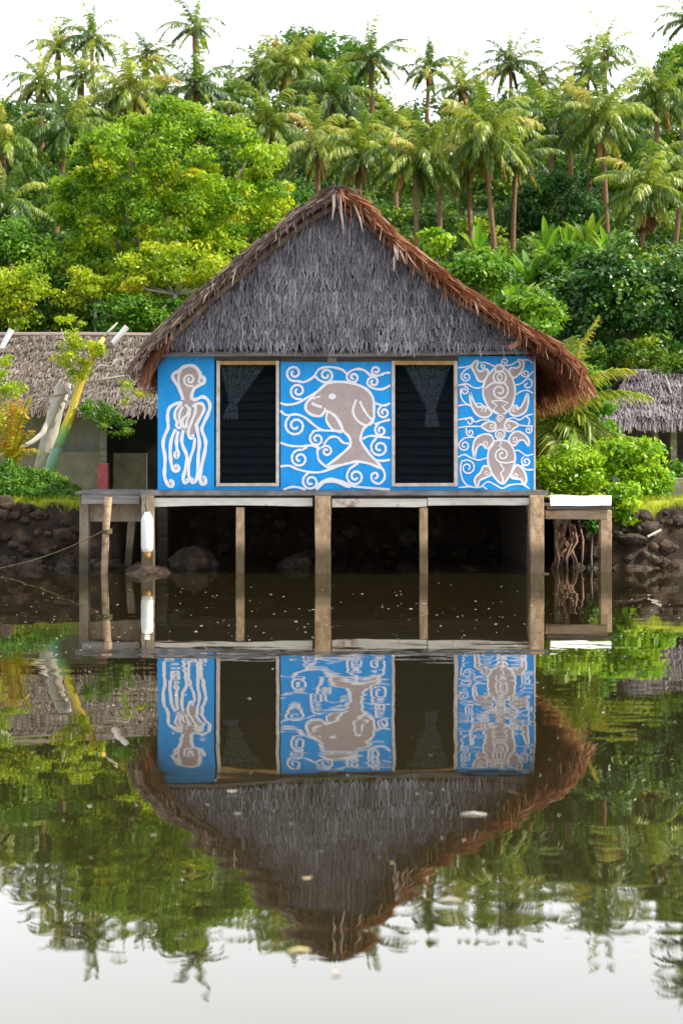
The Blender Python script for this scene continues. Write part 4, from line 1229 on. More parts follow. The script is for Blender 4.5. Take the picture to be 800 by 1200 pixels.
tree('rain_tree', 'large broad bright green tree with layered foliage behind the left side of the hut', 'tree', 208, 278, 37, 150, 152, 430, 190, .13, 'rain', .50, 3, flat=.55, shell=.86, rough=.22, trunk_r=.26, limbs=26, bark='rafter')
tree('shrubby_tree', 'yellow-green tree with a pale bent limb just above the brown thatch ridge', 'tree', 205, 325, 33.2, 70, 36, 70, 120, .11, 'yellow', .36, 4, 'palebark', flat=.6, limbs=20, trunk_r=.07, rough=.8, shell=.5)
tree('shrubby_tree', 'small rounded yellow-green bush left of the bent limb above the thatch ridge', 'tree', 112, 340, 33.4, 36, 26, 34, 120, .11, 'yellow', .3, 5, 'palebark', limbs=10, trunk_r=.05, rough=.8, shell=.5)
tree('shrubby_tree', 'yellow-green bush at the left edge of the view above the thatch', 'tree', 20, 348, 33.0, 36, 50, 54, 120, .11, 'yellow', .36, 6, limbs=10, trunk_r=.05, rough=.8, shell=.5)
tree('leafy_tree', 'darker green leafy tree at the left edge above the yellow-green bush', 'tree', 14, 290, 35, 42, 30, 44, 130, .14, 'mid', .45, 7, limbs=8, trunk_r=.09)
tree('leafy_tree', 'low mid green bush just left of the painted hut roof edge', 'tree', 168, 375, 32.6, 62, 26, 60, 120, .12, 'mid', .36, 8, limbs=8, trunk_r=.07)
tree('leafy_tree', 'dark green thicket tree behind the small yellow bush', 'tree', 80, 352, 35.5, 60, 40, 60, 120, .14, 'dark', .5, 9, limbs=8, trunk_r=.09)
tree('leafy_tree', 'mid green leafy tree filling the gap between the broad tree and the hut peak', 'tree', 328, 250, 43, 42, 40, 60, 120, .14, 'mid', .42, 10, limbs=12, trunk_r=.12)
tree('dome_tree', 'dark dome shaped tree on the slope among the palm trunks', 'tree', 645, 266, 60, 62, 46, 120, 130, .2, 'dome', .62, 12, flat=.7, shell=.85, cut=-.3, limbs=8, trunk_r=.2)
tree('dome_tree', 'round topped green tree on the skyline above the hut peak', 'tree', 368, 82, 91, 62, 42, 110, 110, .3, 'mid', .9, 13, flat=.7, shell=.75, limbs=10, trunk_r=.25)
tree('glossy_tree', 'dense dark glossy leaved tree above the grey thatched hut', 'tree', 728, 362, 35.5, 92, 66, 200, 150, .15, 'dark', .46, 14, flat=.8, limbs=14, trunk_r=.16, ratio=.62)
tree('leafy_tree', 'tall mid green tree cut by the right edge of the view on the skyline', 'tree', 800, 95, 80, 36, 50, 70, 110, .28, 'mid', .85, 15, limbs=8, trunk_r=.2)
tree('leafy_tree', 'rounded fresh green tree behind the big drooping palm', 'tree', 738, 195, 66, 42, 34, 70, 110, .22, 'mid', .6, 16, limbs=8, trunk_r=.16)
tree('leafy_tree', 'small pale green tree poking up over the thatched roof edge', 'tree', 511, 288, 30, 16, 15, 18, 50, .16, 'bright', .2, 17, limbs=8, trunk_r=.04, rough=.9, shell=.4, ratio=.65)
tree('leafy_tree', 'leafy green bush along the roof edge below the banana plants', 'tree', 560, 325, 33, 40, 26, 44, 100, .15, 'mid', .36, 18, limbs=8, trunk_r=.07)
tree('leafy_tree', 'leafy bush right behind the lower roof edge of the painted hut', 'tree', 622, 372, 31, 40, 30, 40, 100, .15, 'mid', .38, 19, limbs=8, trunk_r=.07)
tree('leafy_tree', 'mid green bush between the dome tree and the glossy tree', 'tree', 665, 322, 42, 55, 32, 60, 110, .17, 'mid', .45, 20, limbs=8, trunk_r=.09)

# bright shrubs by the landing
tree('bright_shrub', 'sunlit yellow-green shrub right beside the hut wall behind the landing', 'shrub', 668, 556, 22.4, 42, 34, 46, 80, .10, 'bright', .26, 22, 'greybark', rdep=.6, limbs=14, trunk_r=.03, cut=-1, ratio=.42)
tree('bright_shrub', 'tallest sunlit green shrub in front of the grey thatched hut', 'shrub', 742, 554, 22.8, 39, 50, 62, 70, .10, 'bright', .26, 23, 'greybark', rdep=.6, limbs=18, trunk_r=.03, cut=-1, ratio=.6)
tree('bright_shrub', 'low leafy shrub spilling over the bank at the landing corner', 'shrub', 726, 590, 21.3, 24, 26, 24, 60, .11, 'bright', .2, 24, 'greybark', rdep=.6, limbs=10, trunk_r=.02, cut=-1, ratio=.6)
tree('bright_shrub', 'small shrub with drooping leaves under the landing beside the mangrove roots', 'shrub', 694, 613, 20.75, 16, 10, 9, 40, .10, 'mound', .14, 25, 'greybark', rdep=.5, limbs=6, trunk_r=.015, cut=-1, ratio=.6)
tree('bright_shrub', 'thin bush in the gap between the bright shrubs and the right edge', 'shrub', 804, 562, 26, 24, 20, 20, 70, .11, 'mid', .3, 26, rdep=.6, limbs=8, trunk_r=.03, cut=-1)
tree('leafy_tree', 'green thicket between the hut wall and the grey hut behind the arching fronds', 'tree', 668, 480, 27, 55, 60, 60, 90, .14, 'mid', .36, 27, limbs=10, trunk_r=.06, cut=-1)

# mound of ground cover with lawn
rng = np.random.default_rng(41)
C = []
for i in range(230):
    x = rng.uniform(-7.2, -4.62); y = rng.uniform(22.0, 24.6)
    hh = .74 * max(0, 1 - ((x + 6.75) / 2.0) ** 2) ** .7 * max(0.05, 1 - ((y - 23.3) / 1.5) ** 2)
    C.append((x, y, tz(x, y) + hh * rng.uniform(.2, 1)))
Vq, R = clump_leaves(np.array(C), 90, .16, .09, rng, .7, ratio=.3)
tag(quadmesh('ground_cover', Vq, R, M['mound']), 'mound of fine green ground cover on the left bank', 'ground cover', kind='stuff')
Cc = []; D = []; S = []; L = []; R = []
for i in range(9000):
    x = random.uniform(-9, -4.3) if i % 3 else random.uniform(4.9, 8.5)
    y = shore(x) + .62 + random.random() ** 1.6 * 3.2
    Cc.append((x, y, tz(x, y) - .01)); D.append(Vector((random.gauss(0, .3), random.gauss(0, .3), 1)).normalized()); S.append(Vector((random.gauss(0, 1), random.gauss(0, 1), 0)).normalized())
    L.append(random.uniform(.04, .12)); R.append(random.random())
tag(quadmesh('lawn_grass', strip_quads(np.array(Cc), np.array(D), np.array(S), np.array(L), np.full(len(L), .018), .2), R, M['grass']), 'yellow-green lawn grass along the top of the bank', 'grass', kind='stuff')


# ---- leaning painted tree
LT = thing('leaning_tree', 'leaning tree with trunk painted in yellow and green bands before the brown thatched hut', 'tree', P(57, 556, 25.2))
b = MB(); b.tube([P(54, 562, 25.2), P(70, 520, 25.2), P(86, 478, 25.2), P(98, 440, 25.2), P(109, 418, 25.2), P(122, 396, 25.3)], [.105, .095, .085, .075, .06, .04], 10, wob=.05)
b.build('painted_trunk', M['painted'], LT, smooth=True)
b = MB()
b.tube([P(46, 566, 25.6), P(56, 520, 25.6), P(66, 480, 25.6), P(77, 447, 25.6)], [.16, .16, .15, .13], 10, wob=.06)
b.tube([P(78, 452, 25.5), P(84, 466, 25.35), P(92, 446, 25.3), P(101, 434, 25.2)], [.05, .05, .04, .035], 7)
b.build('stem', M['palebark'], LT, smooth=True)
b = MB()
b.tube([P(-6, 536, 25.0), P(12, 530, 25.0), P(26, 524, 25.0), P(38, 518, 25.1), P(50, 508, 25.2), P(59, 492, 25.3), P(67, 474, 25.45), P(72, 462, 25.6)], [.03, .035, .042, .05, .058, .07, .075, .06], 9, wob=.14)
b.tube([P(103, 448, 25.2), P(125, 444, 25.1), P(150, 440, 25.0), P(158, 452, 25.0)], [.03, .022, .016, .01], 6)
b.tube([P(105, 440, 25.2), P(118, 428, 25.3), P(130, 430, 25.3), P(137, 420, 25.3)], [.03, .022, .018, .012], 6)
b.tube([P(112, 412, 25.2), P(100, 405, 25.1), P(97, 420, 25.1)], [.03, .022, .012], 6)
b.tube([P(120, 398, 25.3), P(128, 388, 25.3), P(138, 378, 25.3)], [.035, .03, .015], 6)
b.tube([P(76, 470, 25.4), P(95, 482, 25.1), P(115, 494, 25.0), P(132, 502, 25.0)], [.03, .022, .018, .01], 6)
b.tube([P(96, 446, 25.2), P(84, 425, 25.1), P(76, 400, 25.1), P(72, 385, 25.1)], [.03, .022, .016, .01], 6)
b.tube([P(80, 460, 25.4), P(50, 468, 25.2), P(25, 474, 25.1)], [.025, .016, .01], 6)
b.build('branch', M['palebark'], LT, smooth=True)
rng = np.random.default_rng(44)


def leafset(spots, rng, Y, per, leaf, rad, ratio=.4):
    C = []; rr = []
    for (px, py, r, n) in spots:
        for i in range(n):
            a = rng.uniform(0, 6.28); k = rng.random() ** .5
            p = P(px + r * k * math.cos(a), py + r * .7 * k * math.sin(a), Y + rng.uniform(-.35, .35)); C.append(tuple(p)); rr.append(rad * rng.uniform(.7, 1.3))
    return clump_leaves(np.array(C), per, np.array(rr), leaf, rng, .6, ratio=ratio)


Vq, R = leafset([(78, 385, 20, 9), (98, 410, 24, 16), (90, 435, 16, 12), (120, 412, 13, 5), (80, 405, 14, 6), (72, 420, 9, 3)], rng, 25.1, 60, .075, .15)
quadmesh('foliage', Vq, R, M['yellow'], LT)
Vq, R = leafset([(112, 482, 18, 13), (138, 500, 18, 11), (100, 476, 8, 4), (125, 490, 14, 8)], rng, 25.0, 65, .07, .14)
quadmesh('foliage', Vq, R, M['mound'], LT)
Vq, R = leafset([(152, 452, 10, 4), (160, 462, 9, 3), (150, 470, 6, 2), (172, 465, 4, 1)], rng, 25.0, 45, .065, .12)
quadmesh('foliage', Vq, R, M['yellow'], LT)

# sapling at the left edge
SP = thing('sapling', 'slim grey sapling with sparse yellow leaves at the left edge beside the golden palm', 'tree', P(16, 545, 24.4))
b = MB()
b.tube([P(16, 545, 24.4), P(15, 505, 24.4), P(10, 480, 24.4), P(6, 450, 24.4)], [.035, .03, .025, .012], 7)
b.tube([P(15, 505, 24.4), P(22, 490, 24.3), P(28, 480, 24.3)], [.022, .018, .01], 6)
b.build('trunk', M['palebark'], SP, smooth=True)
Vq, R = leafset([(16, 455, 13, 12), (10, 425, 10, 5), (2, 440, 10, 5)], rng, 24.4, 55, .07, .13)
quadmesh('crown', Vq, R, M['yellow'], SP)


# ---- fronds and palms
def frond(mbq, pts, llen, n, rng, width=.05, droop=.5, hang=.25, rbase=.4, rtip=.15):
    """pinnate leaf: leaflets both sides of a curved rib given by points"""
    Q, RR = mbq
    pts = [Vector(p) for p in pts]
    for i in range(n):
        t = .10 + .90 * (i + rng.random() * .5) / n
        p, tan = along(pts, min(t, 1))
        side = tan.cross(Vector((0, 0, 1)))
        if side.length < .05: side = Vector((1, 0, 0))
        side.normalize(); up = side.cross(tan).normalized()
        env = (math.sin(math.pi * min(1, (t * .86 + .14))) ** .6) * .85 + .12
        for sgn in (-1, 1):
            L = llen * env * rng.uniform(.75, 1.15)
            d = (side * sgn * (1 - .35 * t) + tan * (.35 + .55 * t) + up * rng.uniform(.0, .35) + Vector((0, 0, -droop * rng.uniform(.5, 1.3)))).normalized()
            s = (tan - d * tan.dot(d)); s = (s + up * rng.uniform(-.5, .5)).normalized() if s.length > .05 else up
            w = width * rng.uniform(.7, 1.2)
            m1 = p + d * L * .5
            d2 = (d + Vector((0, 0, -hang * 2))).normalized(); e = m1 + d2 * L * .5
            r = min(1, max(0, rbase + rng.normal(0, .09) + (rtip if rng.random() < .25 else 0)))
            Q.append((p - s * w * .4, p + s * w * .4, m1 + s * w * .5, m1 - s * w * .5)); RR.append(r)
            Q.append((m1 - s * w * .5, m1 + s * w * .5, e + s * w * .08, e - s * w * .08)); RR.append(r)


def rib(mb, pts, r0=.03):
    mb.tube(pts, [r0 * (1 - .85 * i / (len(pts) - 1)) for i in range(len(pts))], 5, cap=False)


def palm_crown(seed, nf=26, L=1.7, ratio=.27, spread=1.0, nl=26, old=.14):
    """crown mesh around the origin: fronds from upright to hanging; materials: fronds, bark-coloured ribs, nuts"""
    rng = np.random.default_rng(seed); random.seed(seed)
    Q, RR = [], []
    ribs = MB()
    for i in range(nf):
        f = i / (nf - 1)
        az = i * 2.39996 + rng.uniform(-.3, .3)
        el = math.radians(86 - 118 * spread * f ** .85 + rng.uniform(-9, 9))
        ln = L * (.72 + .36 * math.sin(math.pi * min(1, f + .15))) * rng.uniform(.88, 1.1)
        d = Vector((math.cos(az) * math.cos(el), math.sin(az) * math.cos(el), math.sin(el)))
        pts = []; p = Vector((0, 0, 0)); bend = rng.uniform(.9, 1.9)
        n = 9
        for k in range(n + 1):
            pts.append(p.copy())
            d = (d + Vector((0, 0, -bend * .16 * (0.35 + k / n) * (1 if el > 0 else .7)))).normalized()
            p = p + d * ln / n
        dead = f > .88 and rng.random() < .55
        rb = (.98 if dead else rng.normal(.60 - .22 * f, .13))
        frond((Q, RR), pts, ln * ratio, nl, rng, width=L * .022, droop=.55 + .7 * f, hang=.4 + .6 * f, rbase=rb, rtip=0 if dead else .12)
        rib(ribs, pts[:8], L * .010)
    # join: leaflets + ribs + nuts
    V = np.array([[tuple(v) for v in q] for q in Q])
    nq = len(V)
    for k in range(7):
        a = k * .9; bm = bmesh.new(); bmesh.ops.create_icosphere(bm, subdivisions=1, radius=L * .045)
        ribs.cur = 1
        off = Vector((math.cos(a) * L * .09, math.sin(a) * L * .09, -L * .07 - (k % 3) * L * .04))
        ribs.add([v.co + off for v in bm.verts], [[v.index for v in f.verts] for f in bm.faces], .5); bm.free()
    ribs.cur = 0
    me = bpy.data.meshes.new('crown')
    verts = [tuple(v) for v in V.reshape(-1, 3)] + ribs.v
    faces = [tuple(range(4 * i, 4 * i + 4)) for i in range(nq)] + [tuple(j + 4 * nq for j in f) for f in ribs.f]
    me.from_pydata(verts, [], faces)
    a = me.attributes.new('rnd', 'FLOAT', 'FACE'); a.data.foreach_set('value', np.array(RR + [.7] * len(ribs.f), dtype=np.float32))
    me.polygons.foreach_set('material_index', np.array([0] * nq + [1 + m_ for m_ in ribs.m], dtype=np.int32))
    for mm in (M['palm'], M['palm'], M['nut']): me.materials.append(mm)
    me.update()
    return me


CROWNS = [palm_crown(101, 30, 1.7, .23, 1.15, 38), palm_crown(102, 26, 1.7, .22, 1.15, 38), palm_crown(103, 32, 1.7, .24, 1.1, 38), palm_crown(104, 24, 1.7, .22, 1.05, 38), palm_crown(105, 36, 1.7, .25, 1.28, 38), palm_crown(106, 18, 1.7, .21, .95, 34)]

# crown centre px, crown centre py, depth, crown radius in px, crown mesh, trunk foot px, label
PALMS = [
    (228, 32, 86, 34, 5, 231, 'tallest palm on the left skyline, its thin crown clear against the white sky'),
    (108, 44, 86, 34, 3, 112, 'tall palm on the skyline above the big bright left palm'),
    (68, 52, 88, 30, 1, 72, 'skyline palm with the leftmost crown clear of the trees at upper left'),
    (47, 96, 82, 36, 3, 52, 'dark palm just below the leftmost skyline palm'),
    (96, 88, 84, 32, 1, 98, 'dark palm tucked below two skyline palms at upper left'),
    (80, 148, 60, 46, 0, 56, 'big bright palm with pale drooping fronds left of the broad tree'),
    (152, 106, 70, 46, 4, 154, 'wide golden-green palm directly above the top of the broad tree'),
    (172, 66, 86, 30, 3, 174, 'small skyline palm between two taller palms at upper left'),
    (230, 98, 74, 42, 1, 236, 'dark full palm right below the tallest left skyline palm'),
    (4, 168, 58, 44, 2, 2, 'palm cut by the left edge at the height of the broad tree top'),
    (8, 240, 50, 40, 0, 10, 'lower palm cut by the left edge beside the broad tree'),
    (190, 110, 78, 32, 2, 192, 'half hidden palm between the golden-green palm and the dark full palm'),
    (304, 84, 86, 30, 2, 306, 'skyline palm at the left of the round topped tree'),
    (342, 76, 82, 36, 4, 344, 'shaggy palm in front of the round topped skyline tree'),
    (268, 112, 78, 34, 1, 270, 'dark palm between the full palm and the round topped tree'),
    (434, 68, 84, 38, 1, 438, 'tall palm standing free on the skyline right of the round topped tree'),
    (388, 112, 72, 42, 2, 390, 'bright palm right above the hut peak'),
    (314, 146, 64, 44, 4, 316, 'thick crowned palm above the bright gap-filling tree'),
    (372, 170, 54, 44, 0, 374, 'sunlit palm with a bare trunk straight behind the hut peak'),
    (422, 178, 52, 42, 4, 424, 'hanging fronded palm just right of the hut peak'),
    (486, 186, 50, 50, 2, 494, 'large full palm above the right slope of the hut roof'),
    (502, 80, 86, 34, 3, 500, 'thin skyline palm left of the big sky gap on the right'),
    (540, 102, 80, 34, 1, 542, 'half hidden palm below the skyline behind the golden palm'),
    (597, 74, 84, 36, 3, 598, 'dark starry skyline palm over the golden palm'),
    (632, 94, 84, 30, 5, 634, 'short dark skyline palm next to the starry one'),
    (568, 156, 50, 54, 4, 586, 'largest golden palm on a long slender leaning trunk'),
    (549, 188, 52, 44, 0, 557, 'golden palm whose trunk stands left of the long leaning trunk'),
    (603, 186, 53, 40, 1, 601, 'palm whose trunk stands right of the long leaning trunk'),
    (645, 146, 60, 42, 2, 643, 'palm whose thin straight trunk crosses in front of the dome tree'),
    (708, 60, 84, 34, 5, 706, 'tallest palm on the right skyline'),
    (688, 84, 82, 34, 1, 690, 'palm leaning against the tallest right skyline palm'),
    (706, 138, 58, 46, 4, 712, 'palm with the thickest orange-brown bare trunk right of the dome tree'),
    (770, 110, 66, 44, 2, 771, 'large palm on the skyline near the right edge'),
    (756, 220, 48, 48, 4, 749, 'dark drooping palm with a brown skirt of dead fronds'),
    (806, 24, 72, 34, 3, 808, 'palm cut by the right edge at the very top'),
    (797, 205, 54, 40, 2, 782, 'palm at the right edge with a trunk beside the brown skirted palm'),
    (514, 198, 58, 36, 1, 514, 'palm behind the large full palm over the roof'),
    (462, 150, 66, 36, 1, 464, 'palm with mixed green fronds midway between the hut peak and the sky gap'),
    (622, 128, 72, 34, 4, 624, 'palm filling the gap below the short dark skyline palm'),
    (668, 118, 74, 32, 2, 670, 'palm between the dome tree palm and the right skyline pair'),
    (738, 150, 70, 34, 0, 740, 'palm between the orange-brown trunk and the right edge palms'),
]
for i, (px, py, Y, rp_, ci, fx, label) in enumerate(PALMS):
    random.seed(900 + i)
    c = P(px, py, Y)
    X = (fx - CX) * Y / F; g = tz(X, Y)
    root = thing('coconut_palm', label, 'palm', (X, Y, g), 'coconut palms on the hillside')
    b = MB(); n = 9
    pts = []
    for k in range(n + 1):
        t = k / n
        x = X + (c.x - X) * (t ** 1.5); pts.append((x + .05 * math.sin(t * 5 + i), Y, g - .2 + (c.z - .05 - g + .2) * t))
    tr = .0032 * Y * .5 + .03
    b.tube(pts, [tr * (1.25 - .5 * k / n) for k in range(n + 1)], 8, wob=.07)
    b.build('trunk', M['bark'], root, smooth=True)
    o = bpy.data.objects.new('crown', CROWNS[ci]); COL.objects.link(o); o.parent = root
    o.location = (c.x - X, 0, c.z - g)
    s = rp_ * Y / F / 1.2
    o.scale = (s, s, s * random.uniform(.95, 1.1)); o.rotation_euler = (random.uniform(-.12, .12), random.uniform(-.12, .12), random.uniform(0, 6.28))
    if 'skirt of dead' in label:
        rngk = np.random.default_rng(5)
        Q, RR = [], []
        for k in range(12):
            az = k * .55
            p0 = Vector((c.x, Y, c.z - .15)); pts2 = [p0 + Vector((math.cos(az) * .32 * math.sin(t_ * 2.2), math.sin(az) * .32 * math.sin(t_ * 2.2), -1.55 * t_)) for t_ in [j / 6 for j in range(7)]]
            frond((Q, RR), pts2, .3, 16, rngk, width=.05, droop=.9, hang=.6, rbase=1.0, rtip=0)
        quadmesh('dead_frond_skirt', np.array([[tuple(v) for v in q] for q in Q]), np.full(len(Q), .35), M['brownthatch'], root)

# young palm beside the hut, golden palm on the left bank
def curve3(a, m_, e, Y, n=8, dy=0.0):
    a, m_, e = P(*a, Y), P(*m_, Y - dy), P(*e, Y - 2 * dy)
    return [a * ((1 - t) ** 2) + m_ * (2 * t * (1 - t)) + e * (t * t) for t in [k / n for k in range(n + 1)]]


def frond_palm(name, label, cat_, foot, Y, curves, mat, llen, trunk, width=.04, rb=.5, seed=3, nl=34):
    rng = np.random.default_rng(seed); random.seed(seed)
    root = thing(name, label, cat_, P(foot[0], foot[1], Y))
    Q, RR = [], []; ribs = MB()
    for (a, m_, e, dy) in curves:
        pts = curve3(a, m_, e, Y, 8, dy)
        frond((Q, RR), pts, llen, nl, rng, width=width, droop=.35, hang=.3, rbase=rb + rng.normal(0, .14), rtip=.3)
        rib(ribs, pts, .022)
    quadmesh('crown', np.array([[tuple(v) for v in q] for q in Q]), RR, M[mat], root)
    ribs.build('frond_rib', M['youngpalm'], root)
    b = MB(); b.tube([P(p[0], p[1], Y) for p in trunk[0]], trunk[1], 8, wob=.1); b.build('trunk', M['orangebark'], root, smooth=True)
    return root


frond_palm('young_palm', 'young palm with arching yellow-green fronds behind the right corner of the painted hut', 'palm', (645, 560), 24.2,
           [((648, 500), (662, 430), (700, 372), .1), ((648, 500), (680, 425), (742, 434), .2), ((650, 502), (685, 440), (762, 466), .25), ((650, 505), (690, 450), (700, 532), .3),
            ((648, 505), (640, 470), (622, 560), .3), ((652, 510), (700, 490), (768, 528), .15), ((646, 500), (632, 430), (600, 420), .2), ((649, 503), (676, 470), (690, 560), .5), ((650, 500), (655, 440), (672, 395), -.3), ((648, 510), (660, 490), (655, 560), .6)],
           'youngpalm', .6, ([(640, 575), (643, 540), (648, 500)], [.12, .13, .09]), .045, .42, 6, 70)
frond_palm('golden_palm', 'small golden-orange palm growing on the left grassy mound', 'palm', (12, 552), 24.0,
           [((13, 545), (8, 500), (-4, 474), .1), ((13, 545), (22, 490), (36, 462), .1), ((13, 545), (30, 500), (40, 505), .1), ((12, 545), (0, 510), (-16, 512), .1), ((13, 545), (14, 500), (12, 470), .1), ((13, 545), (28, 520), (44, 528), .15), ((12, 545), (4, 490), (-2, 452), -.1), ((13, 545), (24, 480), (20, 458), -.15), ((12, 540), (10, 450), (34, 490), .1)],
           'goldpalm', .24, ([(12, 558), (13, 545), (13, 530)], [.07, .08, .05]), .028, .55, 8, 30)

# banana plants
def banana_mesh(seed):
    rng = np.random.default_rng(seed)
    V = []; R = []
    for i in range(8):
        az = i * 2.4 + rng.uniform(-.3, .3); el = math.radians(rng.uniform(48, 84)); ln = rng.uniform(1.2, 1.9); w = .36 * rng.uniform(.8, 1.2)
        d = Vector((math.cos(az) * math.cos(el), math.sin(az) * math.cos(el), math.sin(el))); p = Vector((0, 0, rng.uniform(.6, 1.0)))
        side = d.cross(Vector((0, 0, 1))).normalized()
        prev = None; n = 8; rv = rng.uniform(.2, .95)
        for k in range(n + 1):
            t = k / n; ww = w * max(0.04, math.sin(math.pi * min(1, .08 + t * .92)) ** .6)
            up = side.cross(d).normalized()
            cur = (p - side * ww / 2 + up * ww * .16, p.copy(), p + side * ww / 2 + up * ww * .16)
            if prev:
                V.append((prev[0], prev[1], cur[1], cur[0])); V.append((prev[1], prev[2], cur[2], cur[1])); R += [rv, rv]
            prev = cur
            d = (d + Vector((0, 0, -.16 * t))).normalized(); p = p + d * ln / n
    return np.array([[tuple(v) for v in q] for q in V]), R


bm_ = [banana_mesh(s) for s in (1, 2, 3)]
bmesh_l = []
for V_, R_ in bm_:
    o = quadmesh('leaf_crown', V_, R_, M['banana'], None, off=False); bmesh_l.append(o.data); bpy.data.objects.remove(o)
tb = MB(); tb.tube([(0, 0, -.3), (0, 0, .5), (0, 0, 1.0)], [.1, .085, .05], 8); o = tb.build('stem', M['banana']); stem_me = o.data; bpy.data.objects.remove(o)
BAN = [(602, 362, 36, 1.25, 'banana plant nearest the lower roof edge of the painted hut'), (578, 330, 40, 1.2, 'banana plant right of the small pale tree over the roof edge'), (640, 298, 48, 1.3, 'banana plant below the dome tree'),
       (690, 288, 48, 1.4, 'banana plant with upright pale leaves at the foot of the thickest bare trunk'), (665, 300, 50, 1.2, 'banana plant midway between the dome tree and the thick trunk'), (780, 362, 37, 1.3, 'banana plant with tall leaves at the right edge beside the glossy tree'),
       (712, 300, 46, 1.2, 'banana plant behind the glossy tree'), (560, 300, 46, 1.1, 'banana plant among the slender trunks above the roof'), (620, 330, 42, 1.2, 'banana plant in the middle of the thicket right of the roof'), (798, 345, 40, 1.3, 'banana plant cut by the right edge of the view')]
for i, (px, py, Y, s, label) in enumerate(BAN):
    s *= .7; c = P(px, py - 12, Y); g = tz(c.x, Y)
    zb0 = max(g, c.z - 1.5 * s)
    root = thing('banana_plant', label, 'banana plant', (c.x, Y, g), 'banana plants on the slope')
    hgt = max(1.0, (c.z - g) / 1.5)
    for nm, me in (('leaf_crown', bmesh_l[i % 3]), ('stem', stem_me)):
        o = bpy.data.objects.new(nm, me); COL.objects.link(o); o.parent = root
        if nm == 'stem': o.scale = (s, s, max(.3, (c.z - g) - .5 * s))
        else:
            o.location = (0, 0, (c.z - g) - 1.45 * s); o.scale = (s, s, s); o.rotation_euler = (0, 0, i * 1.3)

# ---- far woodland and undergrowth as masses
rng = np.random.default_rng(77)
QV, QR = [], []


def skyline(px):
    pts = [(-80, 120), (0, 118), (60, 112), (130, 116), (200, 122), (250, 100), (290, 92), (330, 66), (420, 70), (450, 112), (480, 122), (520, 108), (600, 112), (650, 104), (700, 112), (740, 112), (765, 92), (800, 80), (880, 84)]
    for a, c in zip(pts, pts[1:]):
        if a[0] <= px <= c[0]: return a[1] + (c[1] - a[1]) * (px - a[0]) / (c[0] - a[0])
    return 110


def blob(px, py, Y, rx, ry, ncl, per, leaf):
    c = P(px, py, Y); s = Y / F
    C = []
    tone = rng.normal(0, .16)
    while len(C) < ncl:
        d = unit(rng.normal(size=3))
        if d[2] < -.5: continue
        k = rng.uniform(.6, 1)
        C.append((c.x + d[0] * rx * s * k, c.y + d[1] * rx * s * .8 * k, c.z + d[2] * ry * s * k))
    V_, R_ = clump_leaves(np.array(C), per, rx * s * .42 * rng.uniform(.7, 1.3, ncl), leaf, rng, .65)
    QV.append(V_); QR.append(np.clip(R_ + tone, 0, 1))


for px in range(-60, 880, 44):
    j = rng.uniform(-12, 12)
    blob(px + j, skyline(px + j) + 34, 94, 38, 32, 22, 70, .36)
    blob(px + j + 20, skyline(px + j) + 70, 95, 44, 36, 22, 70, .36)
    blob(px + j, skyline(px + j) + 110, 93, 44, 36, 22, 70, .36)
for (Y, cy, r, leaf) in ((86, 168, 38, .32), (78, 200, 40, .3), (70, 236, 42, .27), (62, 270, 42, .25), (55, 302, 40, .22), (48, 330, 40, .2), (42, 356, 40, .18)):
    for px in range(-70, 890, 46):
        if Y < 56 and 215 < px < 470: continue
        j = rng.uniform(-16, 16)
        blob(px + j, cy + rng.uniform(-12, 12), Y, r * rng.uniform(.8, 1.15), r * .8 * rng.uniform(.8, 1.1), 18, 70, leaf)
tag(quadmesh('woodland', np.concatenate(QV), np.concatenate(QR), M['wood']), 'dense green woodland and undergrowth covering the hillside behind the palms', 'woodland', kind='stuff')
QV, QR = [], []
for px in range(-60, 200, 24): blob(px, 385 + rng.uniform(-6, 6), 33.8, 26, 26, 14, 60, .13)
for px in range(640, 880, 30): blob(px, 450 + rng.uniform(-8, 8), 37.5, 34, 44, 16, 60, .15)
for px in range(600, 880, 30): blob(px, 425 + rng.uniform(-8, 8), 33.5, 26, 22, 12, 60, .13)
for px in range(690, 880, 34): blob(px, 395 + rng.uniform(-8, 8), 39, 34, 34, 14, 60, .15)
tag(quadmesh('undergrowth', np.concatenate(QV), np.concatenate(QR), M['wood']), 'dark undergrowth massed round the two thatched huts', 'undergrowth', kind='stuff')


# ------------------------------------------------------------------ floating bits on the water
def wpt(px, py):
    Y = F * H / (py - HY); return Vector(((px - CX) * Y / F, Y, swell(0, Y)))


random.seed(63)
Q = []; R = []
for i in range(420):
    py = random.choice((random.uniform(678, 760), random.uniform(690, 770), random.uniform(700, 1000)))
    px = random.uniform(-10, 810)
    c = wpt(px, py); a = random.uniform(0, 3.14); s = random.uniform(.006, .018) * (1.5 if random.random() < .1 else 1) * min(1, c.y / 14)
    u = Vector((math.cos(a), math.sin(a), 0)) * s; v = Vector((-math.sin(a), math.cos(a), 0)) * s * random.uniform(.3, .9)
    z = Vector((0, 0, .004))
    Q.append([tuple(c - u + z), tuple(c - v + z), tuple(c + u + z), tuple(c + v + z)]); R.append(random.random())
tag(quadmesh('floating_flecks', np.array(Q), R, M['fleck']), 'tiny pale flecks of debris scattered over the dark water', 'debris', kind='stuff')


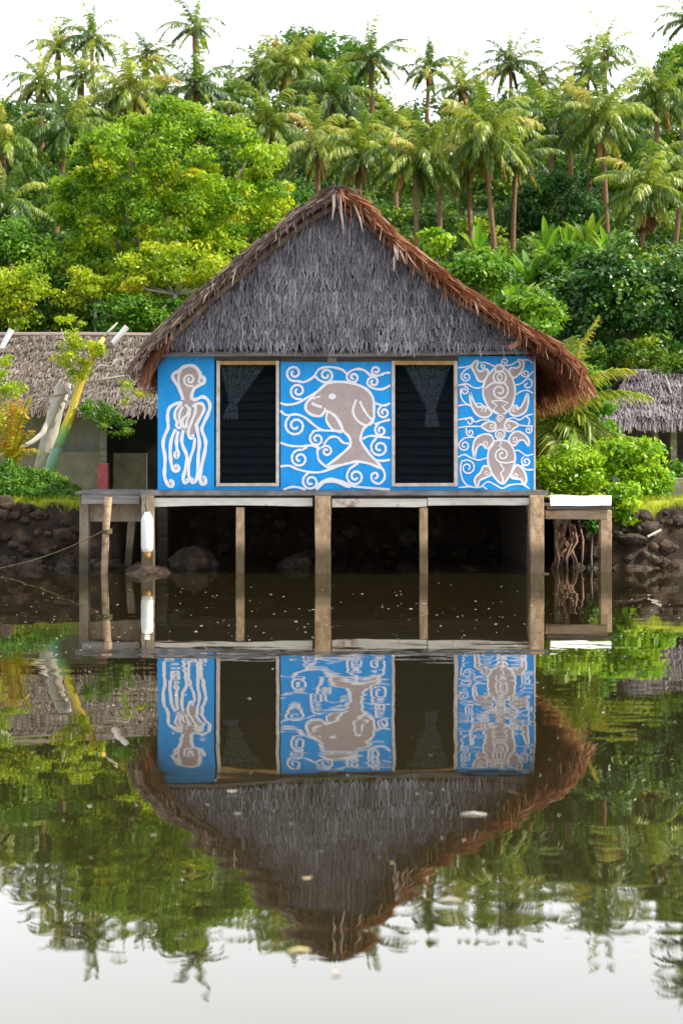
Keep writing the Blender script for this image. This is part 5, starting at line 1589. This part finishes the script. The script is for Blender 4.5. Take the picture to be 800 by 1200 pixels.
def float_leaf(px, py, ln, label, mat, ang, wd=.45, name='floating_leaf', cat_='leaf'):
    ln *= .6; c = wpt(px, py); b = MB(); n = 8; vs = []
    for k in range(n + 1):
        t = k / n; w = ln * wd * .5 * math.sin(math.pi * min(.97, .04 + t * .93)) ** .8
        for j, s in enumerate((-1, 0, 1)):
            x = (t - .5) * ln; y = s * w; z = c.z + .006 + .10 * ln * abs(s) + .10 * ln * (2 * t - 1) ** 2
            vs.append((c.x + x * math.cos(ang) - y * math.sin(ang), c.y + x * math.sin(ang) + y * math.cos(ang), z))
    fs = [(3 * k + j, 3 * k + j + 1, 3 * k + j + 4, 3 * k + j + 3) for k in range(n) for j in range(2)]
    b.add(vs, fs); tag(b.build(name, M[mat], smooth=True), label, cat_)


def float_twig(px, py, ln, label, mat, ang, r=.006):
    ln *= .75; c = wpt(px, py); b = MB(); d = Vector((math.cos(ang), math.sin(ang), 0))
    b.tube([c - d * ln / 2 + Vector((0, 0, .003)), c + Vector((0, .01, .006)), c + d * ln / 2 + Vector((0, 0, .003))], [r, r * 1.1, r * .6], 6)
    tag(b.build('floating_twig', M[mat], smooth=True), label, 'twig')


float_leaf(360, 1024, .068, 'curled yellow-green leaf floating on the reflected gable', 'dryleaf', .4)
float_twig(350, 1104, .10, 'pale brown twig floating just left of the reflected hut peak', 'dryleaf', .25)
float_leaf(394, 1129, .05, 'pale yellow leaf floating at the edge of the bright sky reflection', 'dryleaf', .1)
float_leaf(459, 1006, .026, 'tiny orange leaf floating on the right side of the reflected gable', 'dryleaf', 1.0, .7)
float_twig(555, 950, .15, 'long white sliver floating right of the reflected middle panel', 'fleck', -.05, .004)
float_twig(526, 1047, .12, 'pale stick floating below the right reflected roof edge', 'fleck', .06, .004)
float_leaf(272, 926, .085, 'white scrap floating under the reflected left window', 'fleck', .2, .2)
float_leaf(279, 951, .05, 'small white scrap floating below another scrap on the reflected thatch', 'fleck', .0, .2)
float_leaf(180, 975, .045, 'small white scrap floating on the green reflection at left', 'fleck', .1, .25)
float_leaf(428, 845, .06, 'white scrap floating on the reflected sea cow', 'fleck', .1, .25)
float_leaf(690, 757, .10, 'tan leaf floating in front of the landing', 'dryleaf', .3, .4)

# ------------------------------------------------------------------ light, sky, camera
SUN_EL, SUN_AZ = math.radians(45), math.radians(98)       # azimuth from +Y (away from the camera) towards +X (right)
SV = Vector((math.sin(SUN_AZ) * math.cos(SUN_EL), math.cos(SUN_AZ) * math.cos(SUN_EL), math.sin(SUN_EL)))
sl = bpy.data.lights.new('sun', 'SUN'); sl.energy = 5.0; sl.angle = math.radians(1.5); sl.color = (1.0, .93, .80)
so = bpy.data.objects.new('sun', sl); COL.objects.link(so); so.rotation_euler = (-SV).to_track_quat('-Z', 'Y').to_euler(); so.location = (20, 10, 40)

w = bpy.data.worlds.new('World'); SC.world = w; w.use_nodes = True
nt = w.node_tree; nt.nodes.clear()
wo = nt.nodes.new('ShaderNodeOutputWorld'); bg = nt.nodes.new('ShaderNodeBackground'); sk = nt.nodes.new('ShaderNodeTexSky')
sk.sky_type = 'NISHITA'; sk.sun_disc = False; sk.sun_elevation = SUN_EL; sk.sun_rotation = SUN_AZ; sk.air_density = 1.0; sk.dust_density = 3.0
mx = nt.nodes.new('ShaderNodeMix'); mx.data_type = 'RGBA'; mx.inputs[0].default_value = .72; mx.inputs[7].default_value = (11.5, 11.7, 12.0, 1)   # veil of bright thin cloud over the blue
tc = nt.nodes.new('ShaderNodeTexCoord'); dt = nt.nodes.new('ShaderNodeVectorMath'); dt.operation = 'DOT_PRODUCT'
dt.inputs[1].default_value = Vector((.15, .93, .30)).normalized(); nt.links.new(tc.outputs['Generated'], dt.inputs[0])
mr = nt.nodes.new('ShaderNodeMapRange'); mr.interpolation_type = 'SMOOTHSTEP'; mr.inputs[1].default_value = .45; mr.inputs[2].default_value = .95
nt.links.new(dt.outputs['Value'], mr.inputs[0])
cl = nt.nodes.new('ShaderNodeTexNoise'); cl.inputs['Scale'].default_value = 3.0; cl.inputs['Detail'].default_value = 5
mpc = nt.nodes.new('ShaderNodeMapping'); mpc.inputs['Scale'].default_value = (1, 1, 3.5); nt.links.new(tc.outputs['Generated'], mpc.inputs[0]); nt.links.new(mpc.outputs[0], cl.inputs['Vector'])
mb = nt.nodes.new('ShaderNodeMath'); mb.operation = 'MULTIPLY_ADD'; mb.inputs[1].default_value = .30; nt.links.new(cl.outputs['Fac'], mb.inputs[0]); nt.links.new(mr.outputs[0], mb.inputs[2])
veil = nt.nodes.new('ShaderNodeMix'); veil.data_type = 'RGBA'; veil.inputs[6].default_value = (6.0, 6.2, 6.6, 1); veil.inputs[7].default_value = (16.5, 16.7, 17.1, 1)   # thin cloud, brightest low behind the hill
nt.links.new(mb.outputs[0], veil.inputs[0]); nt.links.new(veil.outputs[2], mx.inputs[7])
nt.links.new(sk.outputs[0], mx.inputs[6]); nt.links.new(mx.outputs[2], bg.inputs['Color'])
bg.inputs['Strength'].default_value = .12
nt.links.new(bg.outputs[0], wo.inputs['Surface'])

cd = bpy.data.cameras.new('camera'); cam = bpy.data.objects.new('camera', cd); COL.objects.link(cam)
cam.location = (0, 0, H); cam.rotation_euler = (math.radians(90), 0, 0)
cd.sensor_fit = 'VERTICAL'; cd.sensor_height = 36; cd.lens = 45; cd.shift_y = -45 / 1200
cd.clip_end = 2000; cd.clip_start = .1
cd.dof.use_dof = True; cd.dof.focus_distance = 20.0; cd.dof.aperture_fstop = 1.8
SC.camera = cam
SC.view_settings.view_transform = 'Standard'; SC.view_settings.look = 'None'; SC.view_settings.exposure = .85; SC.view_settings.gamma = 1
SC.view_settings.use_curve_mapping = False
SC.cycles.max_bounces = 8; SC.cycles.transparent_max_bounces = 12
